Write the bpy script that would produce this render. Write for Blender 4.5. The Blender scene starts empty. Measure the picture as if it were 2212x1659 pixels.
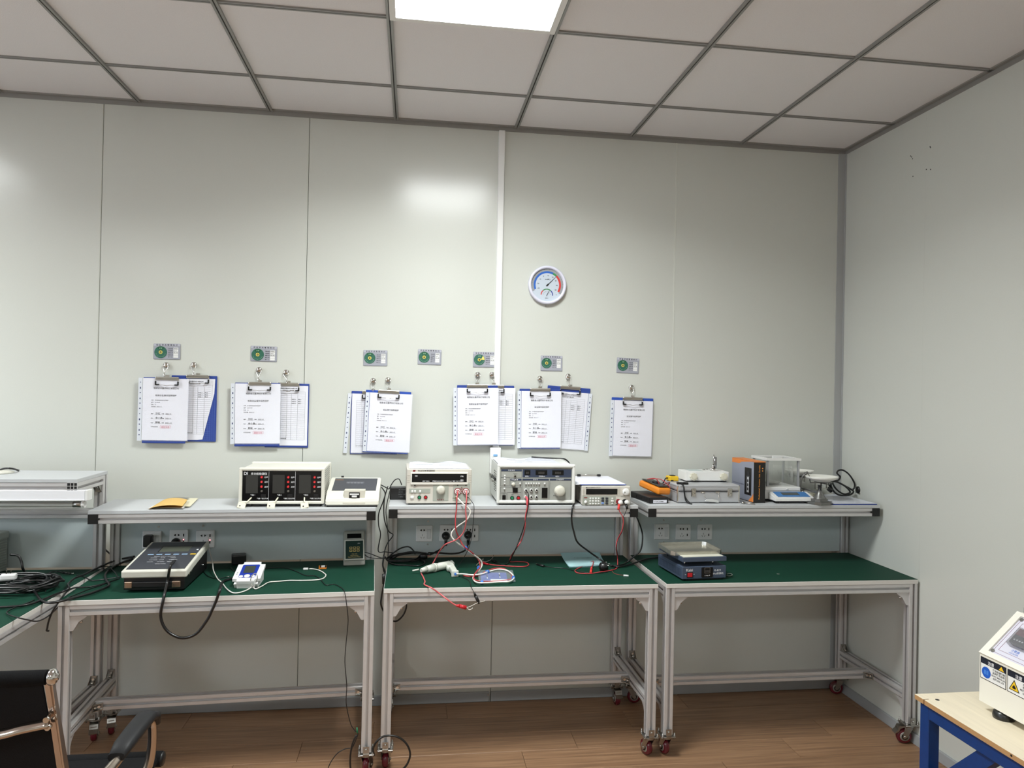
import bpy, bmesh, math, random
from mathutils import Matrix, Vector
random.seed(7)
PI = math.pi
SC = bpy.context.scene
COL = SC.collection
# ------------------------------------------------------------------ camera
F = 1560.7; YAW = -.135; PITCH = .0064; ROLL = .0203
CAM = Vector((-2.2801, -3.6115, 1.5666))
_cy, _sy, _cp, _sp = math.cos(YAW), math.sin(YAW), math.cos(PITCH), math.sin(PITCH)
FW = Vector((-_sy*_cp, _cy*_cp, _sp)); _r = Vector((_cy, _sy, 0)); _u = _r.cross(FW)
RT = _r*math.cos(ROLL) + _u*math.sin(ROLL); UP = _u*math.cos(ROLL) - _r*math.sin(ROLL)
cd = bpy.data.cameras.new('camera'); cam = bpy.data.objects.new('camera', cd); COL.objects.link(cam)
cam.matrix_world = Matrix(((RT.x, UP.x, -FW.x, CAM.x), (RT.y, UP.y, -FW.y, CAM.y), (RT.z, UP.z, -FW.z, CAM.z), (0, 0, 0, 1)))
cd.sensor_width = 36; cd.lens = F*36/2212; cd.clip_start = .05
SC.camera = cam
# ------------------------------------------------------------------ world, view
w = bpy.data.worlds.new('world'); SC.world = w; w.use_nodes = True
w.node_tree.nodes['Background'].inputs[0].default_value = (.75, .85, 1, 1)
w.node_tree.nodes['Background'].inputs[1].default_value = 3.6
SC.view_settings.view_transform = 'Standard'; SC.view_settings.look = 'None'
SC.view_settings.gamma = 1; SC.view_settings.use_curve_mapping = False
SC.view_settings.exposure = .86
PANEL_LIGHT = 9.5; PANEL_WATTS = 21.0; PANEL_SPREAD = 152
# the four square ceiling panels: prismatic diffusers that throw little light sideways
for (_x, _y) in ((-2.0933, -1.2986), (-2.0933, -4.8986), (-5.0933, -1.2986), (-5.0933, -4.8986)):
    _l = bpy.data.lights.new('panel_light', 'AREA'); _l.shape = 'SQUARE'; _l.size = .55; _l.energy = PANEL_WATTS
    _l.spread = math.radians(PANEL_SPREAD); _l.color = (.95, 1, .985)
    _o = bpy.data.objects.new('panel_light', _l); COL.objects.link(_o); _o.location = (_x, _y, 2.868)

def px(u, v, **k):
    """where the sight line of a photograph pixel meets the plane x/y/z = value"""
    d = FW + RT*((u-1106)/F) - UP*((v-829.5)/F)
    (ax, val), = k.items(); i = 'xyz'.index(ax)
    return CAM + d*((val-CAM[i])/d[i])

# ------------------------------------------------------------------ materials
def lin(c):
    return tuple((x/255/12.92 if x/255 <= .04045 else ((x/255+.055)/1.055)**2.4) for x in c)
MATS = {}
def mat(name, rgb=(200, 200, 200), rough=.5, metal=0., spec=.5, noise=0., nscale=40., emit=0., alpha=1., trans=0., bump=0., coat=0., stretch=None):
    if name in MATS: return MATS[name]
    m = bpy.data.materials.new(name); m.use_nodes = True; nt = m.node_tree
    b = nt.nodes['Principled BSDF']; c = lin(rgb)
    b.inputs['Base Color'].default_value = (*c, 1); b.inputs['Roughness'].default_value = rough
    b.inputs['Metallic'].default_value = metal; b.inputs['Specular IOR Level'].default_value = spec
    b.inputs['Coat Weight'].default_value = coat
    if alpha < 1: b.inputs['Alpha'].default_value = alpha
    if trans: b.inputs['Transmission Weight'].default_value = trans
    if emit:
        b.inputs['Emission Color'].default_value = (*c, 1); b.inputs['Emission Strength'].default_value = emit
    if noise or bump:
        tc = nt.nodes.new('ShaderNodeTexCoord'); mp = nt.nodes.new('ShaderNodeMapping')
        nz = nt.nodes.new('ShaderNodeTexNoise'); nz.inputs['Scale'].default_value = nscale; nz.inputs['Detail'].default_value = 6
        if stretch: mp.inputs['Scale'].default_value = stretch
        nt.links.new(tc.outputs['Object'], mp.inputs[0]); nt.links.new(mp.outputs[0], nz.inputs['Vector'])
        if noise:
            mr = nt.nodes.new('ShaderNodeMapRange'); mr.inputs[1].default_value = .3; mr.inputs[2].default_value = .7
            mr.inputs[3].default_value = 1-noise; mr.inputs[4].default_value = 1+noise
            mx = nt.nodes.new('ShaderNodeVectorMath'); mx.operation = 'SCALE'; mx.inputs[0].default_value = c
            nt.links.new(nz.outputs[0], mr.inputs[0]); nt.links.new(mr.outputs[0], mx.inputs['Scale'])
            nt.links.new(mx.outputs[0], b.inputs['Base Color'])
        if bump:
            bp = nt.nodes.new('ShaderNodeBump'); bp.inputs['Strength'].default_value = bump; bp.inputs['Distance'].default_value = .002
            nt.links.new(nz.outputs[0], bp.inputs['Height']); nt.links.new(bp.outputs[0], b.inputs['Normal'])
    MATS[name] = m; return m

wallm = mat('wall_steel', (207, 209, 202), .2, spec=.5, noise=.012, nscale=260, bump=.03)
tilem = mat('ceiling_board', (231, 229, 231), .9, noise=.03, nscale=300, bump=.3)
gridm = mat('grid_grey', (150, 150, 148), .45, .3)
blackm = mat('black', (12, 12, 13), .45)
darkm = mat('slot_dark', (22, 22, 24), .6)
alum = mat('anodised_aluminium', (206, 204, 204), .4, .4, noise=.02, nscale=30)
alub = mat('raw_aluminium', (150, 150, 152), .3, .9)
chrome = mat('chrome', (215, 212, 208), .12, 1.)
steel = mat('zinc_steel', (176, 174, 170), .28, 1.)
greenm = mat('green_mat', (20, 60, 46), .6, noise=.05, nscale=25, spec=.16)
boardm = mat('shelf_laminate', (192, 194, 196), .45)
edgem = mat('edge_band', (214, 211, 206), .5)
backm = mat('back_panel', (190, 200, 200), .4, noise=.01, nscale=90)
whitem = mat('white_plastic', (232, 232, 230), .35)
cream = mat('cream_plastic', (222, 220, 208), .42)
beige = mat('beige_plastic', (205, 200, 190), .45)
greyp = mat('grey_panel', (158, 160, 154), .5)
rubber = mat('black_rubber', (14, 14, 15), .38, coat=.2)
ink = mat('ink', (52, 54, 60), .7)
inkb = mat('ink_black', (16, 16, 18), .6)
whiteink = mat('white_ink', (225, 226, 228), .6)
redink = mat('red_ink', (222, 120, 140), .7)
paperm = mat('paper', (232, 232, 240), .7)
bluem = mat('blue_plastic', (46, 70, 148), .4)
redw = mat('red_wire', (190, 66, 70), .4)
pinkw = mat('salmon_wire', (208, 96, 98), .4)
whitew = mat('white_wire', (232, 228, 220), .4)
bluetape = mat('blue_tape', (64, 120, 205), .5)
glassm = mat('clear_glass', (235, 240, 240), .03, trans=1., alpha=.25)
sleevem = mat('clear_sleeve', (250, 250, 255), .12, alpha=.1, bump=.5, nscale=22)
lcd = mat('dark_display', (10, 10, 12), .18)
lcdg = mat('grey_display', (62, 66, 60), .3)
orange = mat('orange_plastic', (235, 140, 40), .45)
yellow = mat('yellow_plastic', (232, 190, 40), .45)
redp = mat('red_plastic', (190, 30, 40), .35)
greenb = mat('green_button', (40, 130, 90), .4)
navy = mat('navy_print', (52, 62, 84), .5)

# ------------------------------------------------------------------ mesh builder
TXT = {}
def text_mesh(body):
    if body not in TXT:
        cu = bpy.data.curves.new('t', 'FONT'); cu.body = body; cu.size = 1; cu.align_x = 'LEFT'; cu.align_y = 'BOTTOM_BASELINE'
        cu.resolution_u = 2; cu.offset = .014
        o = bpy.data.objects.new('t', cu); COL.objects.link(o)
        dg = bpy.context.evaluated_depsgraph_get(); dg.update()
        me = bpy.data.meshes.new_from_object(o.evaluated_get(dg))
        xs = [v.co.x for v in me.vertices] or [0, 1]
        TXT[body] = ([v.co.copy() for v in me.vertices], [tuple(p.vertices) for p in me.polygons], min(xs), max(xs))
        bpy.data.objects.remove(o); bpy.data.curves.remove(cu); bpy.data.meshes.remove(me)
    return TXT[body]
XZ = Matrix.Rotation(PI/2, 4, 'X')             # text plane facing -y, reading along +x
class B:
    def __init__(s, m=None): s.bm = bmesh.new(); s.mats = [m] if m else []; s.i = 0; s.M = Matrix()
    def use(s, m):
        if m not in s.mats: s.mats.append(m)
        s.i = s.mats.index(m); return s
    def at(s, M): s.M = M; return s
    def _v(s, co): return s.bm.verts.new(s.M @ Vector(co))
    def _f(s, vs):
        try: f = s.bm.faces.new(vs); f.material_index = s.i; return f
        except ValueError: return None
    def box(s, x0, x1, y0, y1, z0, z1, bv=0., seg=2):
        v = [s._v((x, y, z)) for x in (x0, x1) for y in (y0, y1) for z in (z0, z1)]
        fs = [s._f([v[i] for i in q]) for q in ((0, 1, 3, 2), (4, 6, 7, 5), (0, 4, 5, 1), (2, 3, 7, 6), (0, 2, 6, 4), (1, 5, 7, 3))]
        if bv:
            es = list({e for f in fs for e in f.edges})
            r = bmesh.ops.bevel(s.bm, geom=es, offset=bv, segments=seg, profile=.5, affect='EDGES')
            for f in r['faces']: f.material_index = s.i
        return s
    def cyl(s, p0, p1, r0, r1=None, n=14, cap=True):
        p0, p1 = Vector(p0), Vector(p1); r1 = r0 if r1 is None else r1
        d = (p1-p0).normalized(); a = d.orthogonal().normalized(); b = d.cross(a)
        def ring(p, r): return [s._v(p + (a*math.cos(2*PI*k/n) + b*math.sin(2*PI*k/n))*r) for k in range(n)]
        A, C = ring(p0, r0), ring(p1, r1)
        for k in range(n):
            f = s._f([A[k], A[(k+1) % n], C[(k+1) % n], C[k]])
            if f: f.smooth = True
        if cap: s._f(A[::-1]); s._f(C)
        return s
    def disc(s, x, z, r, t=.002, y=0., n=16): return s.cyl((x, y+.0005, z), (x, y-t, z), r, n=n)
    def rect(s, x0, z0, x1, z1, t=.001, y=0., bv=0.): return s.box(x0, x1, y-t, y+.0003, z0, z1, bv)
    def lathe(s, prof, o=(0, 0, 0), ax='z', n=24):
        o = Vector(o); rings = []
        for r, h in prof:
            ring = []
            for k in range(n):
                c, q = math.cos(2*PI*k/n)*r, math.sin(2*PI*k/n)*r
                ring.append(s._v(o + (Vector((c, q, h)) if ax == 'z' else Vector((c, -h, q)) if ax == 'y' else Vector((h, c, q)))))
            rings.append(ring)
        for A, C in zip(rings, rings[1:]):
            for k in range(n):
                f = s._f([A[k], A[(k+1) % n], C[(k+1) % n], C[k]])
                if f: f.smooth = True
        s._f(rings[0][::-1]); s._f(rings[-1]); return s
    def prism(s, poly, a0, a1, ax='y'):
        """polygon (p,q) swept along an axis: y -> (x,z), x -> (y,z), z -> (x,y)"""
        def P(p, q, t): return (p, t, q) if ax == 'y' else (t, p, q) if ax == 'x' else (p, q, t)
        A = [s._v(P(p, q, a0)) for p, q in poly]; C = [s._v(P(p, q, a1)) for p, q in poly]; n = len(poly)
        for k in range(n): s._f([A[k], A[(k+1) % n], C[(k+1) % n], C[k]])
        s._f(A[::-1]); s._f(C); return s
    def tube(s, pts, r, n=7, smooth=5, flat=1.):
        P = [Vector(p) for p in pts]
        if smooth and len(P) > 2:
            Q = [P[0]*2-P[1]] + P + [P[-1]*2-P[-2]]; out = []
            for i in range(1, len(Q)-2):
                a, b, c, d = Q[i-1:i+3]
                for k in range(smooth):
                    t = k/smooth
                    out.append(.5*((2*b) + (c-a)*t + (2*a-5*b+4*c-d)*t*t + (3*b-a-3*c+d)*t**3))
            P = out + [P[-1]]
        nrm = None; rings = []
        for i, p in enumerate(P):
            d = (P[min(i+1, len(P)-1)] - P[max(i-1, 0)])
            d = d.normalized() if d.length > 1e-9 else Vector((0, 0, 1))
            if nrm is None: nrm = d.orthogonal().normalized()
            nrm = nrm - d*nrm.dot(d)
            nrm = nrm.normalized() if nrm.length > 1e-6 else d.orthogonal().normalized()
            b = d.cross(nrm)
            rings.append([s._v(p + (nrm*math.cos(2*PI*k/n) + b*math.sin(2*PI*k/n)*flat)*r) for k in range(n)])
        for A, C in zip(rings, rings[1:]):
            for k in range(n):
                f = s._f([A[k], A[(k+1) % n], C[(k+1) % n], C[k]])
                if f: f.smooth = True
        s._f(rings[0][::-1]); s._f(rings[-1]); return s
    def prof(s, p0, p1, side=(0, 0, 1), w=.04, h=None):
        """slotted aluminium extrusion between two points"""
        p0, p1 = Vector(p0), Vector(p1); d = (p1-p0).normalized(); u = Vector(side); v = d.cross(u).normalized(); u = v.cross(d)
        H = w/2; h = (h or w)/2; g = .0052; t = .0125; k = .0018
        q = []
        for (sx, sy) in ((1, 0), (0, 1), (-1, 0), (0, -1)):
            def rot(a, b, sx=sx, sy=sy):   # a outward, b tangential
                return (a*sx - b*sy, a*sy + b*sx)
            q += [rot(H, -H+k), rot(H, -g), rot(H-.002, -g), rot(H-.002, -g*1.35), rot(H-t, -g*1.35), rot(H-t, g*1.35), rot(H-.002, g*1.35), rot(H-.002, g), rot(H, g), rot(H, H-k)]
        A = [s._v(p0 + u*a*h/H + v*b) for a, b in q]; C = [s._v(p1 + u*a*h/H + v*b) for a, b in q]; n = len(q)
        for i in range(n):
            f = s._f([A[i], A[(i+1) % n], C[(i+1) % n], C[i]])
        s._f(A[::-1]); s._f(C); return s
    def text(s, body, x, z, size, y=-.0012, M=XZ, width=None, center=False, loc=None):
        vs, fs, x0, x1 = text_mesh(body)
        sx = size if width is None else width/max(x1-x0, 1e-6)
        T = Matrix.Translation(loc if loc is not None else (x, y, z)) @ M
        off = -(x0+x1)/2 if center else -x0
        V = [s._v(T @ Vector(((v.x+off)*sx, v.y*size, 0))) for v in vs]
        for f in fs: s._f([V[i] for i in f])
        return s
    def build(s, name, parent=None, m=None, kind=None, label=None, smooth=False, fix=True):
        if fix: bmesh.ops.recalc_face_normals(s.bm, faces=s.bm.faces)
        me = bpy.data.meshes.new(name); s.bm.to_mesh(me); s.bm.free()
        for x in ([m] if m else s.mats): me.materials.append(x)
        if smooth:
            for p in me.polygons: p.use_smooth = True
        o = bpy.data.objects.new(name, me); COL.objects.link(o); o.parent = parent
        if kind: o['kind'] = kind
        if label: o['label'] = label
        return o
LABELS = {}
def tag(o, label, cat, group=None):
    o['label'] = label; o['category'] = cat
    if group: o['group'] = group
    return o
def thing(name, label, cat, loc=(0, 0, 0), rot=(0, 0, 0), group=None):
    o = bpy.data.objects.new(name, None); COL.objects.link(o); o.location = loc; o.rotation_euler = rot
    o.empty_display_size = .02
    return tag(o, label, cat, group)
def deg(a): return a*PI/180
def dup(o, parent=None):
    c = o.copy(); COL.objects.link(c)
    if parent is not None: c.parent = parent
    for ch in list(o.children): dup(ch, c)
    return c
# ================================================================== ROOM
H = 2.885; X0 = -7.2; Y0 = -7.0
def plain(name, x0, x1, y0, y1, z0, z1, m, kind='structure', parent=None):
    return B(m).box(x0, x1, y0, y1, z0, z1).build(name, parent, kind=kind)
# floor of planks along x
woodm = bpy.data.materials.new('wood_plank'); woodm.use_nodes = True; nt = woodm.node_tree; bs = nt.nodes['Principled BSDF']
tc = nt.nodes.new('ShaderNodeTexCoord'); mp = nt.nodes.new('ShaderNodeMapping'); oi = nt.nodes.new('ShaderNodeObjectInfo')
mp.inputs['Scale'].default_value = (1.6, 46, 1); nt.links.new(tc.outputs['Object'], mp.inputs[0])
ad = nt.nodes.new('ShaderNodeVectorMath'); ad.operation = 'MULTIPLY_ADD'
cb = nt.nodes.new('ShaderNodeCombineXYZ'); nt.links.new(oi.outputs['Random'], cb.inputs[0]); nt.links.new(oi.outputs['Random'], cb.inputs[1])
ad.inputs[1].default_value = (37, 53, 0); nt.links.new(cb.outputs[0], ad.inputs[0]); nt.links.new(mp.outputs[0], ad.inputs[2])
n1 = nt.nodes.new('ShaderNodeTexNoise'); n1.inputs['Scale'].default_value = 1.6; n1.inputs['Detail'].default_value = 10; n1.inputs['Distortion'].default_value = .5
n1.inputs['Roughness'].default_value = .62
nt.links.new(ad.outputs[0], n1.inputs['Vector'])
cr = nt.nodes.new('ShaderNodeValToRGB'); cr.color_ramp.elements[0].position = .22; cr.color_ramp.elements[1].position = .8
cr.color_ramp.elements[0].color = (*lin((104, 78, 58)), 1); cr.color_ramp.elements[1].color = (*lin((172, 138, 106)), 1)
e = cr.color_ramp.elements.new(.5); e.color = (*lin((145, 111, 83)), 1)
nt.links.new(n1.outputs[0], cr.inputs[0])
hv = nt.nodes.new('ShaderNodeHueSaturation'); mr = nt.nodes.new('ShaderNodeMapRange'); mr.inputs[3].default_value = .88; mr.inputs[4].default_value = 1.08
nt.links.new(oi.outputs['Random'], mr.inputs[0]); nt.links.new(mr.outputs[0], hv.inputs['Value']); nt.links.new(cr.outputs[0], hv.inputs['Color'])
nt.links.new(hv.outputs[0], bs.inputs['Base Color']); bs.inputs['Roughness'].default_value = .42
MATS['wood_plank'] = woodm
floor = plain('floor', X0, .0, Y0, .0, -.05, -.008, mat('seam_tan', (150, 118, 88), .6))
PL, PW = 1.195, .168
pm = B(woodm).box(-PL/2+.0006, PL/2-.0006, -PW/2+.0006, PW/2-.0006, -.008, 0, .0012, 1)
first = None
offs = [-2.09, -1.235, -1.535, -1.785, -.95, -1.42, -.62, -1.9, -1.1, -1.65]
cutm = {}
for r in range(22):
    ya = -.01-PW*r; off = offs[r % 10]
    x = off + PL*3
    while x > X0 - PL:
        a, b = max(x-PL, X0), min(x, -.002); x -= PL
        if b-a < .03: continue
        if b-a > PL-.001:
            if first is None: o = first = pm.build('floor_plank', floor)
            else: o = first.copy(); COL.objects.link(o)
        else:
            L = b-a; key = round(L, 3)
            if key not in cutm:
                cutm[key] = B(woodm).box(-L/2+.0006, L/2-.0006, -PW/2+.0006, PW/2-.0006, -.008, 0).build('floor_plank', floor); o = cutm[key]
            else: o = cutm[key].copy(); COL.objects.link(o)
        o.parent = floor; o.location = ((a+b)/2, ya-PW/2, 0)
plain('floor_rear', X0, 0, Y0, -.01-PW*22, -.05, 0, woodm)

# walls of coated steel panels with recessed joints
JX = [.0, -.9486, -1.8665, -2.8085, -3.7478, -4.687, -5.626, -6.565, X0]
wb = plain('wall_back', X0-.1, .1, .03, .1, -.06, H+.15, mat('joint_grey', (110, 112, 108), .6))
for a, b in zip(JX, JX[1:]):
    B(wallm).box(b+.001, a-.001, 0, .031, -.05, H, .002, 1).build('wall_panel', wb)
wr = plain('wall_right', .03, .1, Y0-.1, .1, -.06, H+.15, mat('joint_grey'))
JY = [.0, -.62, -1.56, -2.5, -3.44, -4.38, -5.32, -6.26, Y0]
for a, b in zip(JY, JY[1:]):
    B(wallm).box(0, .031, b+.0002, a-.0002, -.05, H).build('wall_panel', wr)
# tiny screw holes left on the right wall
hb = B(blackm)
for q in [(1967, 337), (1971, 343), (1969, 339), (2009, 317), (2010, 319), (2001, 366), (2010, 366), (1972, 381)]:
    p = px(*q, x=-.0005); hb.cyl((.004, p.y, p.z), (-.0006, p.y, p.z), .003, n=8)
hb.build('screw_holes', wr)
# wall behind the camera; left wall opened by a window added for bluish light
plain('wall_front', X0-.1, .1, Y0-.1, Y0, -.06, H+.15, wallm)
WZ0, WZ1 = .95, 2.2
wl = B(wallm)
for (a, b, c, d) in [(Y0, .0, -.06, WZ0), (Y0, .0, WZ1, H+.15), (Y0, -4.6, WZ0, WZ1), (-2.0, 0, WZ0, WZ1)]:
    wl.box(X0-.1, X0, a, b, c, d)
wl.build('wall_left', kind='structure')
wf = B(whitem)
for (a, b, c, d) in [(-4.6, -4.55, WZ0, WZ1), (-2.05, -2.0, WZ0, WZ1), (-4.55, -2.05, WZ0, WZ0+.05), (-4.55, -2.05, WZ1-.05, WZ1), (-3.33, -3.27, WZ0, WZ1)]:
    wf.box(X0-.08, X0-.02, a, b, c, d)
wf.build('fill_window_1', kind='structure')  # frame of the unseen opening, added so bluish sky fills in from the left

# ceiling: boards in a slotted grid
RX = [-.5933-.6*k for k in range(11)]; RY = [-.3986-.6*k for k in range(11)]
ceil = plain('ceiling', X0, 0, Y0, 0, H+.03, H+.06, darkm)
xs = [0]+RX+[X0]; ys = [0]+RY+[Y0]
LIGHT_CELLS = {(c, r) for c in (3, 8) for r in (2, 8)}
tmesh = {}
for c, (a, b) in enumerate(zip(xs, xs[1:])):
    for r, (p, q) in enumerate(zip(ys, ys[1:])):
        if (c, r) in LIGHT_CELLS: continue
        sx, sy = a-b-.016, p-q-.016; key = (round(sx, 3), round(sy, 3))
        if key not in tmesh: o = tmesh[key] = B(tilem).box(-sx/2, sx/2, -sy/2, sy/2, 0, .012, .002, 1).build('ceiling_tile', ceil)
        else: o = tmesh[key].copy(); COL.objects.link(o); o.parent = ceil
        o.location = ((a+b)/2, (p+q)/2, H+.003)
for x in RX:
    g = B(gridm)
    for s in (-1, 1): g.box(x+s*.0025, x+s*.0115, Y0, -.001, H-.006, H+.004)
    g.box(x-.0115, x+.0115, Y0, -.001, H+.004, H+.008); g.use(blackm).box(x-.0025, x+.0025, Y0, -.001, H+.001, H+.004)
    g.build('grid_runner', ceil)
for y in RY:
    for a, b in zip(xs, xs[1:]):
        g = B(gridm); x1, x0 = a-.0115, b+.0115
        if a == 0: x1 = 0
        for s in (-1, 1): g.box(x0, x1, y+s*.002, y+s*.0095, H-.003, H+.004)
        g.use(blackm).box(x0, x1, y-.002, y+.002, H+.001, H+.004)
        g.build('cross_tee', ceil)
wallang = mat('edge_angle', (150, 148, 144), .5, .2)
B(wallang).box(X0, 0, -.022, 0, H-.003, H+.004).box(X0, 0, -.003, 0, H-.022, H).build('trim_1', kind='structure')
B(wallang).box(-.022, 0, Y0, -.022, H-.003, H+.004).box(-.003, 0, Y0, 0, H-.022, H).build('trim_2', kind='structure')
# white cable trunking over one wall joint, and the corner strip
tz = px(1068, 968, y=-.02).z
B(whitem).box(-1.883, -1.851, -.018, 0, tz, H-.022, .003, 1).build('trim_3', kind='structure')
B(mat('corner_strip', (172, 174, 174), .5, 0.)).box(-.042, 0, -.004, 0, 0, H-.02).box(-.004, 0, -.012, -.002, 0, H-.02).build('trim_4', kind='structure')
# joint cover below the trunking
B(wallang).box(-1.867, -1.8655, -.001, 0, .06, tz-.2).build('trim_5', kind='structure')
skirt = mat('skirting_metal', (165, 168, 170), .65, .1)
B(mat('pale_joint', (214, 216, 208), .35)).box(-.952, -.9452, -.0012, .0005, .05, H-.022).build('trim_6', kind='structure')
b = B(skirt)
for (a, c) in ((X0, -1.874), (-1.866, -.015)): b.box(a, c, -.012, 0, 0, .048, .002, 1)
b.use(chrome).cyl((-1.88, -.012, .034), (-1.88, -.015, .034), .004); b.build('baseboard_back', kind='structure')
B(skirt).box(-.012, 0, Y0, 0, 0, .048, .002, 1).build('baseboard_right', kind='structure')

# light panels
lampm = mat('lamp_diffuser', (250, 255, 254), .5, emit=PANEL_LIGHT)
for i, (c, r) in enumerate(sorted(LIGHT_CELLS)):
    x, y = (xs[c]+xs[c+1])/2, (ys[r]+ys[r+1])/2
    lab = ['square ceiling light panel above the wall clock and clipboards', 'square ceiling light panel behind the camera above the open floor',
           'square ceiling light panel beyond the left edge near the clipboard wall', 'square ceiling light panel in the far rear corner by the added window'][i]
    t = thing('ceiling_light', lab, 'light', (x, y, H-.012), group='square ceiling light panels')
    b = B(whitem)
    for s in (-1, 1):
        b.box(s*.288-.011 if s > 0 else -.299, .299 if s > 0 else -.277, -.299, .299, 0, .016)
        b.box(-.277, .277, .277 if s > 0 else -.299, .299 if s > 0 else -.277, 0, .016)
    b.build('frame', t); B(lampm).box(-.277, .277, -.277, .277, .003, .012).build('diffuser', t)
# ================================================================== WORKBENCHES
TH = .745
castm = mat('caster_wheel_red', (96, 18, 34), .25, spec=.6); rimm = mat('caster_rim', (150, 146, 140), .35, .4)
def caster_meshes():
    pl = B(steel).box(-.032, .032, -.032, .032, .088, .093, .002, 1)
    for sx in (-1, 1):
        for sy in (-1, 1): pl.cyl((sx*.026, sy*.026, .082), (sx*.026, sy*.026, .108), .003, n=8).cyl((sx*.026, sy*.026, .093), (sx*.026, sy*.026, .098), .0055, n=6)
    pl.box(-.012, .012, -.031, -.028, .093, .125).cyl((0, -.03, .112), (0, -.037, .112), .006, n=8).box(-.012, .012, -.034, -.02, .093, .097)
    return pl
def make_caster(parent, loc, rz, brake, sw=True):
    c = caster_meshes().build('caster', parent); c.location = loc
    def child(b, name, lab=None):
        o = b.build(name, c, label=lab); o.rotation_euler = (0, 0, rz); return o
    f = B(steel).cyl((0, 0, .078), (0, 0, .089), .024, n=16)
    for s in (-1, 1):
        f.at(Matrix.Identity(4)).prism([(-.016, .086), (.018, .086), (.022, .07), (.03, .03), (.022, .024), (.012, .03), (-.012, .072)], s*.016-.001, s*.016+.001, 'y')
    f.box(-.016, .018, -.016, .016, .082, .086); f.cyl((.02, -.021, .034), (.02, .021, .034), .0045, n=8)
    child(f, 'fork')
    w = B(castm).lathe([(.014, -.0115), (.026, -.0125), (.032, -.0085), (.034, 0), (.032, .0085), (.026, .0125), (.014, .0115)], (.02, 0, .034), 'y', 22)
    w.use(rimm).lathe([(.003, -.0135), (.02, -.0135), (.021, -.012), (.021, .012), (.02, .0135), (.003, .0135)], (.02, 0, .034), 'y', 18)
    w.use(blackm).lathe([(.012, -.0138), (.014, -.0138), (.014, .0138), (.012, .0138)], (.02, 0, .034), 'y', 18)
    child(w, 'wheel', 'dark red wheel with grey rim')
    if brake:
        p = B(steel).prism([(.018, .084), (.045, .08), (.052, .062), (.066, .05), (.064, .046), (.048, .055), (.04, .07), (.018, .078)], -.017, .017, 'y')
        for k in range(3): p.box(.04+.004*k, .042+.004*k, -.012, .012, .077-.004*k, .08-.004*k)
        child(p, 'brake_pedal')
    return c
def bracket(b, o, a, c, w=.028, L=.032):
    """die-cast L bracket in the corner at o, arms along a and c"""
    o, a, c = Vector(o), Vector(a), Vector(c); n = a.cross(c)
    M = Matrix((( *[a.x, n.x, c.x], o.x), (*[a.y, n.y, c.y], o.y), (*[a.z, n.z, c.z], o.z), (0, 0, 0, 1)))
    b.at(M); b.use(steel)
    b.box(0, L, -w/2, w/2, 0, .0035).box(0, .0035, -w/2, w/2, 0, L)
    for s in (-1, 1): b.prism([(0, 0), (L, 0), (L, .004), (.004, L), (0, L)], s*(w/2-.0015)-.001, s*(w/2-.0015)+.001, 'y')
    b.use(chrome).cyl((L*.6, 0, .0035), (L*.6, 0, .011), .006, n=8).cyl((.0035, 0, L*.6), (.011, 0, L*.6), .006, n=8)
    b.at(Matrix()); return b

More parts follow.
